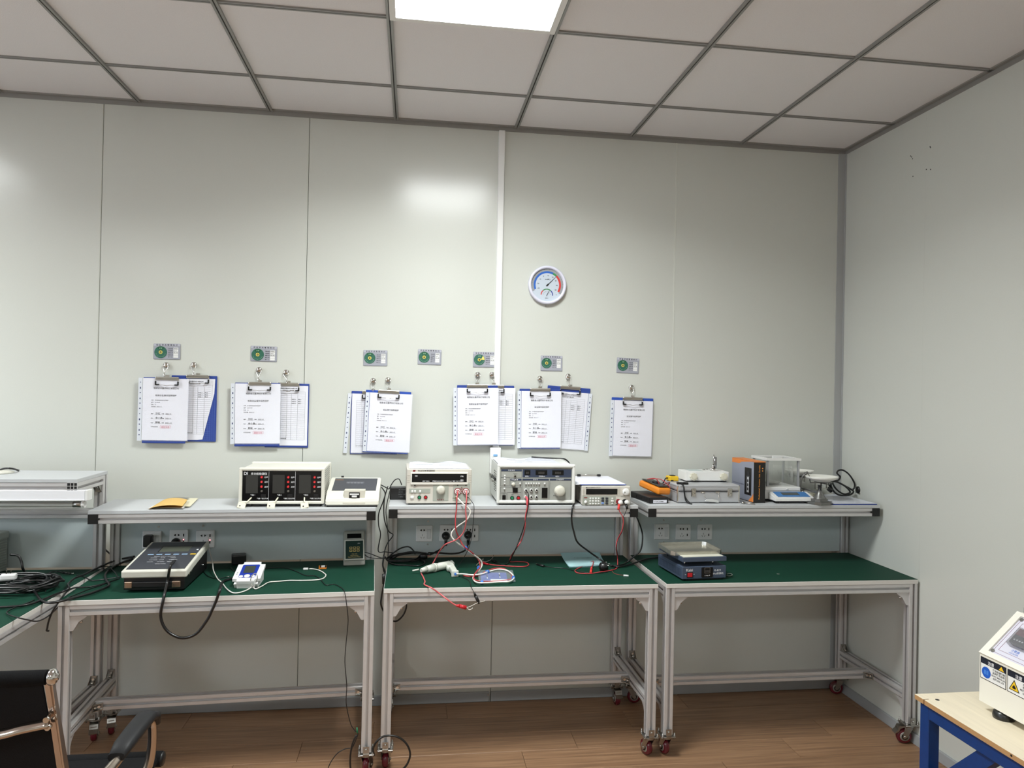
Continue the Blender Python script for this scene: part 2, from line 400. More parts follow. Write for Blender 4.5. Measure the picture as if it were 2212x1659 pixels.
def workbench(label, FL, ang, W, shelf_z=1.037, shelf_dx=(0, 0), D=.53, sd=.27, lz=.255, cz=.251, outlets=True, brakes=(0, 0, 1, 1), cap=True, shelfy=None, back=(.02, .02), mid_rail=False, spin=None):
    t = thing('workbench', label, 'workbench', (FL[0], FL[1], 0), (0, 0, ang), group='green-topped aluminium workbenches')
    z0 = .097
    tb = B(edgem).box(0, W, 0, D, TH-.02, TH-.0015, .001, 1).build('tabletop', t)
    B(greenm).box(.0015, W-.0015, .0015, D-.0015, TH-.0016, TH).build('table_mat', tb, label='dark green rubber mat')
    for x in (.02, W-.02):
        g = B(alum).prof((x, .022, z0), (x, .022, TH-.02), (0, 1, 0)); g.build('leg', t)
        B(alum).prof((x, D+.02, z0), (x, D+.02, shelf_z-.016 if cap else shelf_z-.016), (0, 1, 0)).build('post', t)
        B(alum).prof((x, .042, TH-.04), (x, D, TH-.04)).build('side_rail', t)
        B(alum).prof((x, .042, lz-.02), (x, D, lz-.02)).build('side_rail', t)
    B(alum).prof((.04, .022, TH-.04), (W-.04, .022, TH-.04)).build('front_rail', t)
    B(alum).prof((.04, .3, cz-.02), (W-.04, .3, cz-.02)).build('stretcher', t)
    # gussets under the front rail
    for s, x in ((1, .04), (-1, W-.04)):
        g = B(alum).prism([(x, TH-.06), (x+s*.058, TH-.06), (x+s*.056, TH-.066), (x+s*.03, TH-.084), (x+s*.012, TH-.116), (x, TH-.118)], .008, .036, 'y')
        g.use(chrome).cyl((x+s*.028, .022, TH-.082), (x+s*.036, .022, TH-.09), .006, n=8)
        g.build('corner_gusset', t)
    for x, s in ((.02, 1), (W-.02, -1)):
        bracket(B(steel), (x, D, lz), (0, -1, 0), (0, 0, 1)).build('corner_bracket', t)
        bracket(B(steel), (x+s*.02, .3-.021, cz-.02), (s, 0, 0), (0, -1, 0)).build('corner_bracket', t)
        for zz in (lz, TH-.02): B(alum).prism([(.042, zz-.04), (.096, zz-.04), (.094, zz-.046), (.068, zz-.062), (.05, zz-.092), (.042, zz-.094)], x-.014, x+.014, 'x').build('corner_gusset', t)
    sp = spin or (.4, -.3, 2.0, 1.2)
    for i, (x, y) in enumerate(((.02, .022), (W-.02, .022), (.02, D+.02), (W-.02, D+.02))):
        make_caster(t, (x, y, 0), sp[i], brakes[i])
    # shelf
    sx0, sx1 = shelf_dx[0], W+shelf_dx[1]; sy = D-sd if shelfy is None else shelfy; zt = shelf_z
    sh = B(boardm).box(sx0, sx1, sy, D+.04, zt-.015, zt, .0012, 1).build('shelf', t)
    for x in (sx0+.02, sx1-.02):
        g = B(alum).prof((x, sy+.002, zt-.035), (x, D, zt-.035)); g.build('shelf_arm', t)
        if cap: B(blackm).box(x-.0195, x+.0195, sy-.001, sy+.003, zt-.0545, zt-.0155, .001, 1).build('end_cap', t, label='black plastic end cap')
        else:
            e = B(blackm).box(x-.0195, x+.0195, sy+.0005, sy+.002, zt-.0545, zt-.0155); e.use(alum)
            for q in (-.0195, -.0065, .0065, .0195):
                e.box(x+q-.001, x+q+.001, sy-.001, sy+.001, zt-.0545, zt-.0155).box(x-.0195, x+.0195, sy-.001, sy+.001, zt-.035+q-.001, zt-.035+q+.001)
            e.build('end_cap', t, label='open end of the aluminium profile')
    B(alum).prof((sx0+.04, sy+.022, zt-.035), (sx1-.04, sy+.022, zt-.035)).build('shelf_rail', t)
    top = zt-.055
    if mid_rail:
        B(alum).prof((.04, D+.02, mid_rail), (W-.04, D+.02, mid_rail)).build('rear_rail', t); top = mid_rail-.02
        bracket(B(steel), (W-.02, D, zt-.055), (0, -1, 0), (0, 0, -1)).build('corner_bracket', t)
    bp = B(backm).box(.0415, W-.0415, D+.012, D+.022, TH+.006, top).build('backboard', t)
    return t
AL = math.atan2(.062, 1.153)
benchR = workbench('rightmost workbench, with the blue-grey hot plate on its green top', (-1.19, -.632), 0, 1.178, shelf_dx=(0, -.012), lz=.236, cz=.23, spin=(1.75, 2.9, -.2, 2.9), brakes=(0, 1, 0, 0))
benchM = workbench('middle workbench, with the white test gun on its green top', (-2.384, -.632), 0, 1.158, shelf_dx=(.005, -.012), spin=(1.4, 1.9, -1.57, -1.5), brakes=(0, 0, 1, 1))
benchL = workbench('workbench under the three-screen black-fronted tester, left of the middle one', (-3.573, -.724), AL, 1.156, shelf_z=1.033, spin=(1.2, 1.15, -1.3, -1.5), brakes=(0, 0, 1, 1), sd=.262)
benchFL = workbench('taller-shelved workbench at the left edge with the heap of black cables', (-4.797, -1.165), 0, 1.187, shelf_z=1.168, D=.915, sd=.25, cap=False, mid_rail=.985, spin=(.5, .5, -1.2, -1.3), cz=.25, lz=.25)
# the front-right caster of the right bench is turned with its brake towards the left
# screws of the backboards
for (bench, pts) in ((benchL, [(341, 1139), (437, 1137)]), (benchM, [(925, 1126), (924, 1176), (1010, 1125)]), (benchR, [(1434, 1124), (1514, 1124), (1434, 1172), (1514, 1172)])):
    inv = bench.matrix_basis.inverted() if False else (Matrix.Translation(bench.location) @ Matrix.Rotation(bench.rotation_euler[2], 4, 'Z')).inverted()
    for q in pts:
        yy = -.093 if bench is not benchL else None
        p = px(*q, y=-.094) if yy else px(*q, y=-.15)
        if bench is benchL:
            for _ in range(3):
                lx = (p.x+3.573); p = px(*q, y=-.724+.529+.055*lx)
        l = inv @ p; l = (inv @ p) if True else l
        B(steel).cyl((l.x, .543, l.z), (l.x, .538, l.z), .0045, n=8).build('screw', bench)

# ------------------------------------------------------------------ sockets on the backboards
def by(bench, u, v, off=0.):
    """point on a bench's backboard seen at a pixel"""
    if bench is benchL:
        y = -.15
        for _ in range(4):
            p = px(u, v, y=y); y = -.724 + (.54-off)/math.cos(AL) + (p.x+3.573)*math.tan(AL)
        return p
    return px(u, v, y=-.632+.542-off)
slotm = mat('socket_slot', (18, 18, 20), .5); ledr = mat('red_led', (255, 120, 130), .4, emit=3.)
def socket(label, bench, uv, switch, lit=False, two=True):
    c = by(bench, *uv, off=.0)
    t = thing('wall_socket', label, 'socket', (c.x, c.y, c.z), (0, 0, AL if bench is benchL else 0), group='sockets on the bench backboards')
    S = .04
    B(whitem).box(-S, S, -.008, .001, -S, S, .004, 2).build('plate', t)
    s = B(slotm); y = -.008; cx = -.008
    for sx in (-1, 1): s.prism([(cx+sx*.004, .012), (cx+sx*.007, .012), (cx+sx*.012, .0155), (cx+sx*.012, .0175), (cx+sx*.007, .021), (cx+sx*.004, .021)], y-.0006, y+.0004)
    s.box(cx-.0008, cx+.0008, y-.0006, y, -.012, -.003)
    for sx in (-1, 1): s.prism([(cx+sx*.004, -.022), (cx+sx*.008, -.015), (cx+sx*.0095, -.016), (cx+sx*.0055, -.023)], y-.0006, y+.0004)
    if not switch:
        for z in (.01, -.02): s.box(.018, .023, y-.0006, y, z, z+.012)
    s.build('sockets', t)
    if switch: B(mat('switch_white', (214, 215, 214), .3)).box(.013, .031, y-.003, y, -.024, .022, .0015, 1).build('switch', t)
    elif lit: B(ledr).cyl((.0205, y, -.004), (.0205, y-.001, -.004), .0022, n=8).build('indicator', t, label='lit red indicator')
    return t
socket('socket with the big square black adapter plugged in, leftmost', benchL, (329, 1166), True)
socket('socket with the round black plug, behind the black-and-white box', benchL, (387, 1163), False, lit=True)
socket('socket with the white cable plugged in, third of the left bench', benchL, (444, 1164), False, lit=True)
socket('empty socket with rocker switch on the middle bench', benchM, (916.5, 1152), True)
socket('socket with a round black plug, second on the middle bench', benchM, (967, 1151), False)
socket('socket with a round black plug, third on the middle bench', benchM, (1016, 1151), False)
socket('empty socket with rocker switch on the right bench', benchR, (1429, 1148), True)
socket('empty socket with two small charging ports, middle of the right bench trio', benchR, (1475, 1149), False)
socket('empty socket with two charging ports, last before the plain panel', benchR, (1521.5, 1149), False)

# plugs
def round_plug(label, c, rot=0., tail=None):
    t = thing('power_plug', label, 'plug', c)
    b = B(rubber).lathe([(.018, 0), (.02, .003), (.019, .016), (.012, .024), (.007, .03)], (0, 0, 0), 'y', 18)
    b.build('plug_body', t)
    d = B(rubber).tube([(0, -.02, -.006), (0, -.026, -.02), (0, -.02, -.042)], .0075, n=8); d.build('cord_grip', t)
    return t
for u, v, lb in ((963, 1157, 'round black power plug in the second socket of the middle bench'), (1011, 1155, 'round black power plug in the third socket, beside the red leads')):
    c = by(benchM, u, v, off=.0085); round_plug(lb, c)
c = by(benchL, 381, 1171, off=.0085); round_plug('round black power plug behind the black-and-white box', c)
c = by(benchL, 321, 1166.5, off=.008)
t = thing('power_adapter', 'square black power adapter plugged in the leftmost socket', 'adapter', c, (0, 0, AL))
B(rubber).box(-.015, .022, -.035, 0, -.026, .026, .006, 2).build('adapter_body', t)

# ------------------------------------------------------------------ LED tube light and cover under the tall shelf
ya = -.50
A = px(188, 1071, y=-.485); 
t = thing('strip_light', 'white strip light with a round tube under the tall left shelf', 'lamp', (A.x, A.y, A.z))
L = 1.16
b = B(mat('white_enamel', (236, 236, 240), .3)).box(-L, 0, -.018, .018, -.016, .024, .002, 1); b.box(-L, -.0, -.02, -.016, -.016, -.013).build('housing', t)
B(whitem).box(0, .012, -.02, .02, -.018, .026, .002, 1).build('end_cover', t)
tz = -.034
B(mat('tube_glass', (168, 172, 170), .25)).cyl((-L, 0, tz), (-.015, 0, tz), .0125, n=18).build('tube', t)
B(steel).cyl((-.05, 0, tz), (-.018, 0, tz), .0132, n=18).build('tube_ferrule', t)
B(whitem).cyl((-.018, 0, tz), (-.006, 0, tz), .0135, n=18).box(-.017, -.008, -.008, .008, tz, -.016).build('tube_holder', t)
# ================================================================== THINGS ON THE BACK WALL
# --- status cards
cardm = mat('card_grey', (160, 162, 172), .5); diskg = mat('dial_green', (44, 100, 82), .55); diskd = mat('dial_green_dark', (20, 84, 52), .55)
yel = mat('dial_yellow', (224, 212, 110), .5); brass = mat('brass', (150, 130, 60), .35, .8)
CARDS = [((332, 742), (390, 743), (332, 776), 'status card with green dial above the leftmost clipboard pair', 0),
         ((542, 747), (599, 749), (541, 780), 'status card with green dial left of the second wall joint', 0),
         ((785, 756), (837, 757), (785, 790), 'status card with green dial above the pair of crooked clipboards', 0),
         ((903, 754), (954, 756), (903, 787), 'status card with green dial and no clipboard below it', 0),
         ((1022, 760), (1072, 761), (1022, 793), 'status card with a yellow marker, against the white trunking', 1),
         ((1168, 768), (1215, 769), (1167, 801), 'status card with green dial under the round clock', 0),
         ((1333, 772), (1381, 775), (1332, 805), 'slightly tilted status card above the lone clipboard, rightmost', 0)]
for tl, tr, bl, lab, kind in CARDS:
    a, b_, c = px(*tl, y=-.002), px(*tr, y=-.002), px(*bl, y=-.002)
    W = (b_-a).length; Hh = (c-a).length; ang = math.atan2(-(b_-a).z, (b_-a).x)
    t = thing('status_card', lab, 'sign', (a.x, -.0005, a.z), (0, ang, 0), group='equipment status cards on the wall')
    k = W/.122
    b = B(cardm).box(0, W, -.003, 0, -Hh, 0, .002, 1); b.use(mat('card_band', (184, 185, 196), .5)).rect(.001, -.011*k, W-.001, -.001, .0004, -.003)
    b.build('plate', t)
    b = B(inkb).text('设 备 状 态 管 理 标 识', W/2, -.0095*k, .0085*k, -.0036, width=.098*k, center=True)
    for i, s_ in enumerate(('设备名称', '设备编号', '管理人员', '操作人员', '责 任 人')): b.text(s_, .067*k, -(.026+.0098*i)*k, .0052*k, -.0036)
    b.build('lettering', t)
    b = B(whitem)
    for i in range(5): b.rect(.0905*k, -(.0275+.0098*i)*k, .1125*k, -(.0185+.0098*i)*k, .0006, -.003)
    b.use(ink)
    for i in range(3): b.text(('检测仪', '26-01', '林小明')[i], .092*k, -(.026+.0098*i)*k, .0062*k, -.0038)
    b.build('name_slips', t)
    cx, cz = .033*k, -.041*k; R = .0285*k
    b = B(diskg).disc(cx, cz, R, .0015, -.003, 30)
    if kind == 0: b.use(diskd).prism([(cx, cz)] + [(cx+R*.96*math.sin(a2), cz+R*.96*math.cos(a2)) for a2 in (-.62, -.3, 0, .3, .62)], -.0049, -.0045)
    else: b.use(yel).prism([(cx+R*.3, cz+.001)] + [(cx+R*.96*math.sin(a2), cz+R*.96*math.cos(a2)) for a2 in (.75, 1.0, 1.3, 1.6)], -.0052, -.0045)
    b.build('dial', t)
    b = B(yel).disc(cx, cz, .0085*k, .001, -.0045, 16); b.use(brass).disc(cx, cz, .005*k, .0022, -.0045, 12); b.use(chrome).disc(cx, cz, .0022*k, .003, -.0045, 8)
    b.build('pivot', t, label='brass pivot on yellow centre')
    b = B(mat('dial_letters', (150, 190, 160), .6)).text('正常', cx, cz+.016*k, .0075*k, -.0052, center=True)
    for i in range(9):
        a2 = PI*(.62+.76*i/8*1.0); b.disc(cx+R*.78*math.sin(a2*1.0), cz+R*.78*math.cos(a2), .0013, .0003, -.0045, 6)
    b.build('dial_letters', t)

# --- hanging clipboards
gridb = mat('blue_grid_ink', (110, 140, 210), .5); clipm = mat('clip_metal', (190, 186, 178), .28, .85)
def doc_lines(b, W, Hh, title):
    """letter-size cover page text, origin top-left of the sheet"""
    k = W/.21
    b.text('福建省众嘉康科技有限公司', W*.51, -.052*k, .0098*k, 0, center=True)
    b.text(title, W*.51, -.087*k, .0098*k, 0, center=True)
    for i, (s1, s2) in enumerate((('名称:', '多功能检测仪操作保养规程'), ('编号:', 'QC-WI-08'), ('版本:', '1.0'), ('生效日期:', '2025-01-10'))):
        b.text(s1, W*.19, -(.109+.0105*i)*k, .0052*k, 0); b.text(s2, W*.27 if i < 3 else W*.31, -(.109+.0105*i)*k, .0052*k, 0)
    for i, (s1, s2, s3) in enumerate((('编制:', '沙红', '2025.1.8'), ('审核:', '金小勇', '2025.1.9'), ('批准:', '郭峰', '2025.1.10'))):
        z = -(.175+.022*i)*k
        b.text(s1, W*.19, z, .0055*k, 0); b.text('日期:', W*.43, z, .0055*k, 0)
        b.rect(W*.265, z-.0015, W*.42, z-.001, .0001, 0); b.rect(W*.5, z-.0015, W*.66, z-.001, .0001, 0)
        b.text(s2, W*.29, z, .011*k, 0); b.text(s3, W*.51, z, .0075*k, 0)
    b.text('文件受控状态:', W*.19, -.238*k, .0055*k, 0)
def form_lines(b, W, Hh, x1=1.0, cols=(.1, .22, .32, .47, .58, .74, .93)):
    """maintenance record table"""
    k = W/.21; zt, zb = -.033*k, -Hh+.028
    b.text('福建省众嘉康科技有限公司', W*.5, -.018*k, .0075*k, 0, center=True); b.text('检验设备使用记录', W*.5, -.029*k, .0075*k, 0, center=True)
    n = 24; b.use(mat('form_line', (120, 124, 132), .7))
    for i in range(n+1):
        z = zt+(zb-zt)*i/n; b.rect(W*cols[0], z-.0003, W*cols[-1]*min(x1, 1), z+.0003, .0001, 0)
    for c in cols: b.rect(W*c-.0003, zb, W*c+.0003, zt-(zt-zb)/n*(1 if c not in (cols[0], cols[-1]) else 0), .0001, 0)
    b.use(ink)
    for i in range(3):
        z = zt+(zb-zt)*(4.1+i)/n
        b.text('2025.1', W*cols[-3]+.002, z, .0085*k, 0); b.text('林小', W*cols[-2]+.002, z, .0085*k, 0); b.text('√', W*cols[1]+.004, z, .008*k, 0)
    b.text('注:每次使用前后请如实填写本记录', W*cols[0]+.002, zb+.004, .005*k, 0)
def clipboard(lab, TL, TR, BL, y, bo, clipx, title=None, form=False, holes='l', cut=False, holerot=0, sleeve=True, bright=False):
    """TL/TR/BL: sheet corners in the photograph; bo: board overhang (left, right, top, bottom) in metres"""
    a, b_, c = px(*TL, y=y), px(*TR, y=y), px(*BL, y=y)
    W = (b_-a).length; Hh = (c-a).length; ang = math.atan2(-(b_-a).z, (b_-a).x)
    skew = ((c-a).x*math.cos(-ang) - (c-a).z*math.sin(-ang)) if False else 0
    ang2 = math.atan2(-(c-a).x, -(c-a).z); ang = (ang + ang2)/2
    t = thing('clipboard', lab, 'clipboard', (a.x, y, a.z), (0, ang, 0), group='blue clipboards hanging on the wall')
    l, r, tp, bt = bo
    b = B(mat('blue_board', (44, 80, 172), .4) if bright else bluem).box(-l, W+r, .002, .005, -Hh-bt, tp, .0018, 1)
    b.build('board', t)
    if cut:
        g = B(gridb)
        for i in range(9): g.box(W*.66+.0105*i-.0002, W*.66+.0105*i+.0002, .0016, .002, -Hh-.0, -Hh*.35)
        for i in range(20): g.box(W*.66, W*.9, .0016, .002, -Hh+.0105*i, -Hh+.0105*i+.0004)
        g.build('printed_grid', t)
        P = B(paperm).prism([(0, 0), (W, 0), (W*.985, -Hh*.24), (W*.72, -Hh*.99), (W*.6, -Hh), (0, -Hh)], 0, .0008)
    else:
        P = B(paperm).box(0, W, 0, .0008, -Hh, 0)
    P.build('sheet', t)
    p = B(ink)
    if form:
        form_lines(p, W, Hh, .97 if cut else 1)
        if cut:      # the torn-off corner carries no print
            bmesh.ops.bisect_plane(p.bm, geom=p.bm.verts[:]+p.bm.edges[:]+p.bm.faces[:], plane_co=(W*.72-.002, 0, -Hh*.99), plane_no=(.75*Hh, 0, -.265*W), clear_outer=True)
            bmesh.ops.bisect_plane(p.bm, geom=p.bm.verts[:]+p.bm.edges[:]+p.bm.faces[:], plane_co=(0, 0, -Hh+.012), plane_no=(0, 0, -1), clear_outer=True)
    else: doc_lines(p, W, Hh, title)
    o = p.build('printed_text', t, fix=False); o.location.y = -.0006
    if not form:
        s = B(redink); x0, z0 = W*.4, -.243*W/.21; k = W/.21
        for q in ((0, 0, .048, .0007), (0, .0125, .048, .0132), (0, 0, .0007, .013), (.0473, 0, .048, .013)): s.rect(x0+q[0]*k, z0+q[1]*k, x0+q[2]*k, z0+q[3]*k, .0001, 0)
        s.text('受控文件', x0+.024*k, z0+.002*k, .0098*k, 0, center=True)
        o = s.build('red_stamp', t, fix=False); o.location = (0, -.0006, 0); 
    if sleeve:
        s = B(sleevem); n = 6
        s.box(-.001, W+.004, -.0022, -.0018, -Hh-.004, .0)
        s.build('plastic_sleeve', t, label='clear plastic punched pocket')
        hs = B(mat('sleeve_strip', (216, 220, 228), .35)); d = -1 if holes == 'l' else 1; x0 = -.002 if holes == 'l' else W+.002
        hs.at(Matrix.Translation((x0, 0, 0)) @ Matrix.Rotation(holerot, 4, 'Y'))
        hs.box(min(0, d*.018), max(0, d*.018), -.0012, .0012, -Hh-.003, 0)
        hs.use(mat('hole_shade', (60, 70, 110), .6))
        for i in range(11):
            z = -.02-(Hh-.045)*i/10; hs.cyl((d*.009, -.0011, z), (d*.009, -.0016, z), .0028 if i % 3 else .0022, n=8)
            if i in (1, 3, 7, 9): hs.cyl((d*.009, -.0011, z-.004), (d*.009, -.0016, z-.004), .0028, n=8)
        hs.build('punched_strip', t, label='white punched edge with holes')
    cx = clipx
    b = B(clipm).box(cx-.052, cx+.052, -.012, .003, tp-.005, tp+.004, .003, 2).box(cx-.052, cx+.052, -.004, 0, tp-.012, tp-.004)
    b.box(cx-.009, cx+.009, -.003, .002, tp+.003, tp+.013, .001, 1)
    b.build('clip', t, label='chrome spring clip')
    b = B(chrome).tube([(cx-.05, -.008, tp-.012), (cx-.05, -.009, tp-.034), (cx-.016, -.011, tp-.035), (cx, -.012, tp-.039), (cx+.016, -.011, tp-.035), (cx+.05, -.009, tp-.034), (cx+.05, -.008, tp-.012)], .0012, 6, 3)
    b.use(blackm)
    for s in (-1, 1):
        b.box(cx+s*.05-.003, cx+s*.05+.003, -.0125, -.005, tp-.036, tp-.017, .001, 1); b.box(min(cx+s*.05, cx+s*.034), max(cx+s*.05, cx+s*.034), -.0125, -.005, tp-.037, tp-.031, .001, 1)
    b.build('clip_wire', t, label='wire lever with black tips')
    return t
T1, T2 = '检验设备操作保养规程', '设备操作保养规程'
clipboard('rear clipboard of the leftmost pair, its record sheet torn to show blue', (376, 817), (465, 819.5), (374, 950), -.008, (.012, .008, .014, .008), .108, form=True, cut=True, sleeve=False)
clipboard('front clipboard of the leftmost pair, with a white cover page', (309.4, 816.3), (407.6, 818.7), (305.6, 950.5), -.026, (.0, -.008, .004, .014), .108, T1)
clipboard('rear clipboard of the second pair, record table showing on the right', (580, 832), (666, 834), (577, 962), -.008, (.012, .005, .01, .01), .093, form=True, sleeve=False)
clipboard('front clipboard of the second pair, with a white cover page', (508.4, 828.2), (606, 828.8), (506, 958), -.026, (.002, -.002, .004, .014), .113, T1)
clipboard('rear clipboard of the crooked pair, punched strip slanting on its left', (761, 850), (858, 852), (757, 978), -.008, (.004, .006, .012, .006), .1, form=True, holerot=deg(3.2))
clipboard('front clipboard of the crooked pair, bright blue margin at its left', (799.6, 847.5), (890.9, 852.1), (791.8, 973.8), -.026, (.021, -.006, .012, .008), .09, T2, bright=True)
clipboard('rear clipboard beside the white trunking, half hidden by another', (1030, 837), (1113.5, 838), (1028, 960.5), -.022, (.012, -.006, .011, .004), .085, form=True, sleeve=False)
clipboard('front clipboard just left of the white trunking', (988.2, 837.7), (1076.5, 838), (988.2, 960.9), -.038, (.002, -.003, .013, .003), .098, T1)
clipboard('rear clipboard under the clock, tilted with punched strip on its right', (1184, 843), (1271, 849), (1173, 966), -.008, (.003, .01, .025, -.004), .113, form=True, holes='r', holerot=deg(0))
clipboard('front clipboard under the clock, with a white cover page', (1126.7, 844.6), (1212.4, 845.3), (1125.4, 966.8), -.026, (.01, -.004, .011, .007), .094, T2)
clipboard('lone rightmost clipboard with no second board behind it', (1327.4, 864.1), (1410.7, 866.6), (1322.8, 984), -.012, (.014, .002, .014, -.002), .095, T2, bright=True)

# --- magnetic hooks
HK = [(358.8, 789, 355.5, 814, 'magnetic hook holding the front clipboard of the leftmost pair'), (418.6, 788.4, 419, 812, 'magnetic hook holding the torn-sheet clipboard'),
      (559.5, 799.2, 558.5, 823, 'magnetic hook holding the front clipboard of the second pair'), (618.1, 804.5, 619.5, 829, 'magnetic hook beside the second wall joint'),
      (806.3, 822.6, 805.5, 846, 'left magnetic hook of the crooked pair'), (838.4, 820.8, 839.5, 843, 'right magnetic hook of the crooked pair'),
      (1031.8, 809.4, 1030.5, 832, 'magnetic hook below the yellow-marked status card'), (1063, 809.4, 1066.5, 831, 'magnetic hook touching the white trunking'),
      (1166.4, 817.7, 1166, 841, 'left magnetic hook under the clock'), (1227.4, 813.1, 1229, 835, 'right magnetic hook under the clock, the higher one'),
      (1364, 837, 1365, 859, 'magnetic hook of the lone rightmost clipboard')]
for u, v, u2, v2, lab in HK:
    c = px(u, v, y=-.008); d = px(u2, v2, y=-.018); dx, dz = d.x-c.x, d.z-c.z
    t = thing('magnetic_hook', lab, 'hook', (c.x, 0, c.z), group='magnetic hooks on the wall')
    B(chrome).lathe([(.013, 0), (.0142, .003), (.0142, .008), (.012, .012), (.006, .0145), (.0005, .0152)], (0, 0, 0), 'y', 18).build('magnet', t)
    B(chrome).tube([(-.009, -.012, .002), (-.011, -.016, -.012), (dx-.001, -.02, dz+.02), (dx-.001, -.022, dz+.008), (dx, -.022, dz+.0)], .0012, 6, 4).tube([(.009, -.012, .002), (.011, -.016, -.01), (dx+.001, -.02, dz+.02), (dx+.001, -.022, dz+.008)], .0012, 6, 4).tube([(dx-.006, -.022, dz+.012), (dx-.002, -.023, dz+.004), (dx+.004, -.023, dz+.003), (dx+.006, -.022, dz+.01)], .0016, 6, 4).build('wire_loop', t)

# --- wall thermometer / hygrometer
c = px(1182, 616, y=-.01); R = (px(1223, 617, y=-.02)-px(1141, 615, y=-.02)).length/2
t = thing('wall_thermometer', 'round white wall thermometer with blue and red scales', 'thermometer', (c.x, 0, c.z), (0, deg(2), 0))
B(mat('dial_rim', (224, 224, 240), .3)).lathe([(R*.93, 0), (R, .004), (R, .02), (R*.97, .026), (R*.9, .027), (R*.855, .022), (R*.85, .014)], (0, 0, 0), 'y', 48).build('rim', t)
B(mat('dial_face', (196, 206, 218), .45)).cyl((0, -.013, 0), (0, -.0145, 0), R*.86, n=48).build('face', t)
def arc(b, r0, r1, a0, a1, y=-.0152, n=18, cx=0, cz=0, th=.0006):
    P = [(cx+r1*math.sin(deg(a0+(a1-a0)*i/n)), cz+r1*math.cos(deg(a0+(a1-a0)*i/n))) for i in range(n+1)] + [(cx+r0*math.sin(deg(a1-(a1-a0)*i/n)), cz+r0*math.cos(deg(a1-(a1-a0)*i/n))) for i in range(n+1)]
    for i in range(n):
        q = [P[i], P[i+1], P[2*n-i], P[2*n+1-i]]; b.prism(q, y, y+th)
    return b
arc(B(mat('dial_grey', (150, 152, 154), .45)), R*.72, R*.845, -116, 122, -.0149).build('outer_scale', t)
b = arc(B(mat('scale_blue', (36, 98, 190), .45)), R*.62, R*.72, -112, 24); b.build('blue_band', t, label='blue cold band')
arc(B(mat('scale_green', (60, 140, 80), .45)), R*.62, R*.72, 24, 42).build('green_band', t)
arc(B(mat('scale_red', (208, 56, 52), .45)), R*.62, R*.72, 42, 118).build('red_band', t, label='red hot band')
b = B(ink)
for i, s_ in enumerate(('-30', '-20', '-10', '0', '10', '20', '30', '40', '50')):
    a2 = deg(-112+28.5*i); b.text(s_, R*.5*math.sin(a2), R*.5*math.cos(a2)-.004, .0095, -.0152, center=True)
for i in range(24):
    a2 = deg(-114+9.9*i); L = .8 if i % 3 else .76
    b.at(Matrix.Rotation(a2, 4, 'Y')).box(-.0003, .0003, -.0154, -.0148, R*L, R*.84); b.at(Matrix())
b.text('deli得力', 0, R*.26, .0085, -.0152, center=True); b.text('温湿度计', 0, -R*.7, .0045, -.0152, center=True); b.text('℃', R*.5, -R*.5, .006, -.0152, center=True)
b.build('numerals', t)
cz = -R*.52
b = arc(B(mat('scale_red', )), R*.28, R*.33, -90, -42, cz=cz, n=8); b.build('dry_band', t)
arc(B(mat('scale_green')), R*.28, R*.33, -42, 42, cz=cz, n=10).build('comfort_band', t); arc(B(mat('humid_blue', (48, 70, 150), .45)), R*.28, R*.33, 42, 92, cz=cz, n=8).build('humid_band', t)
b = B(ink)
for i in range(7):
    a2 = deg(-75+25*i); b.text(str(20+10*i), R*.19*math.sin(a2), cz+R*.19*math.cos(a2)-.002, .004, -.0152, center=True)
b.build('humidity_numerals', t)
b = B(inkb).at(Matrix.Rotation(deg(43), 4, 'Y')).prism([(-.0016, -.004), (.0016, -.004), (.0006, R*.64), (-.0006, R*.64)], -.0175, -.0168).prism([(-.003, -.008), (.003, -.008), (.0032, .008), (-.0032, .008)], -.0175, -.0166); b.at(Matrix()).cyl((0, -.015, 0), (0, -.019, 0), .004)
b.build('temperature_hand', t)
b = B(inkb).at(Matrix.Translation((0, 0, cz)) @ Matrix.Rotation(deg(26), 4, 'Y')).prism([(-.0014, -.004), (.0014, -.004), (.0003, R*.27), (-.0003, R*.27)], -.0175, -.0168); b.build('humidity_hand', t)
B(steel).cyl((0, -.004, -R), (0, -.004, -R-.012), .0015, n=8).build('hanger', t)

# --- small white box at the foot of the trunking
a = px(1059, 967, y=-.035); c = px(1082, 1000, y=-.035)
t = thing('wall_button_box', 'small white wall box with a blue button under the trunking', 'switch', (a.x, 0, a.z))
W = c.x-a.x
B(whitem).box(0, W, -.032, 0, -.13, 0, .004, 2).build('housing', t)
B(mat('light_blue', (120, 170, 215), .35)).box(W*.3, W*.68, -.035, -.03, -.044, -.033, .0035, 3).build('button', t, label='pale blue oval button')
# ================================================================== INSTRUMENTS ON THE SHELVES
SZ = 1.037; SZL = 1.033
def front_ctrl(b, x, z, r, t, y=0.): return b.disc(x, z, r, t, y)
def vents(b, x, y0, y1, z0, z1, n, side=1):
    for i in range(n):
        z = z0+(z1-z0)*i/n; b.box(x-.0004 if side > 0 else x-.0006, x+.0006 if side > 0 else x+.0004, y0, y1, z, z+(z1-z0)/n*.45)
    return b
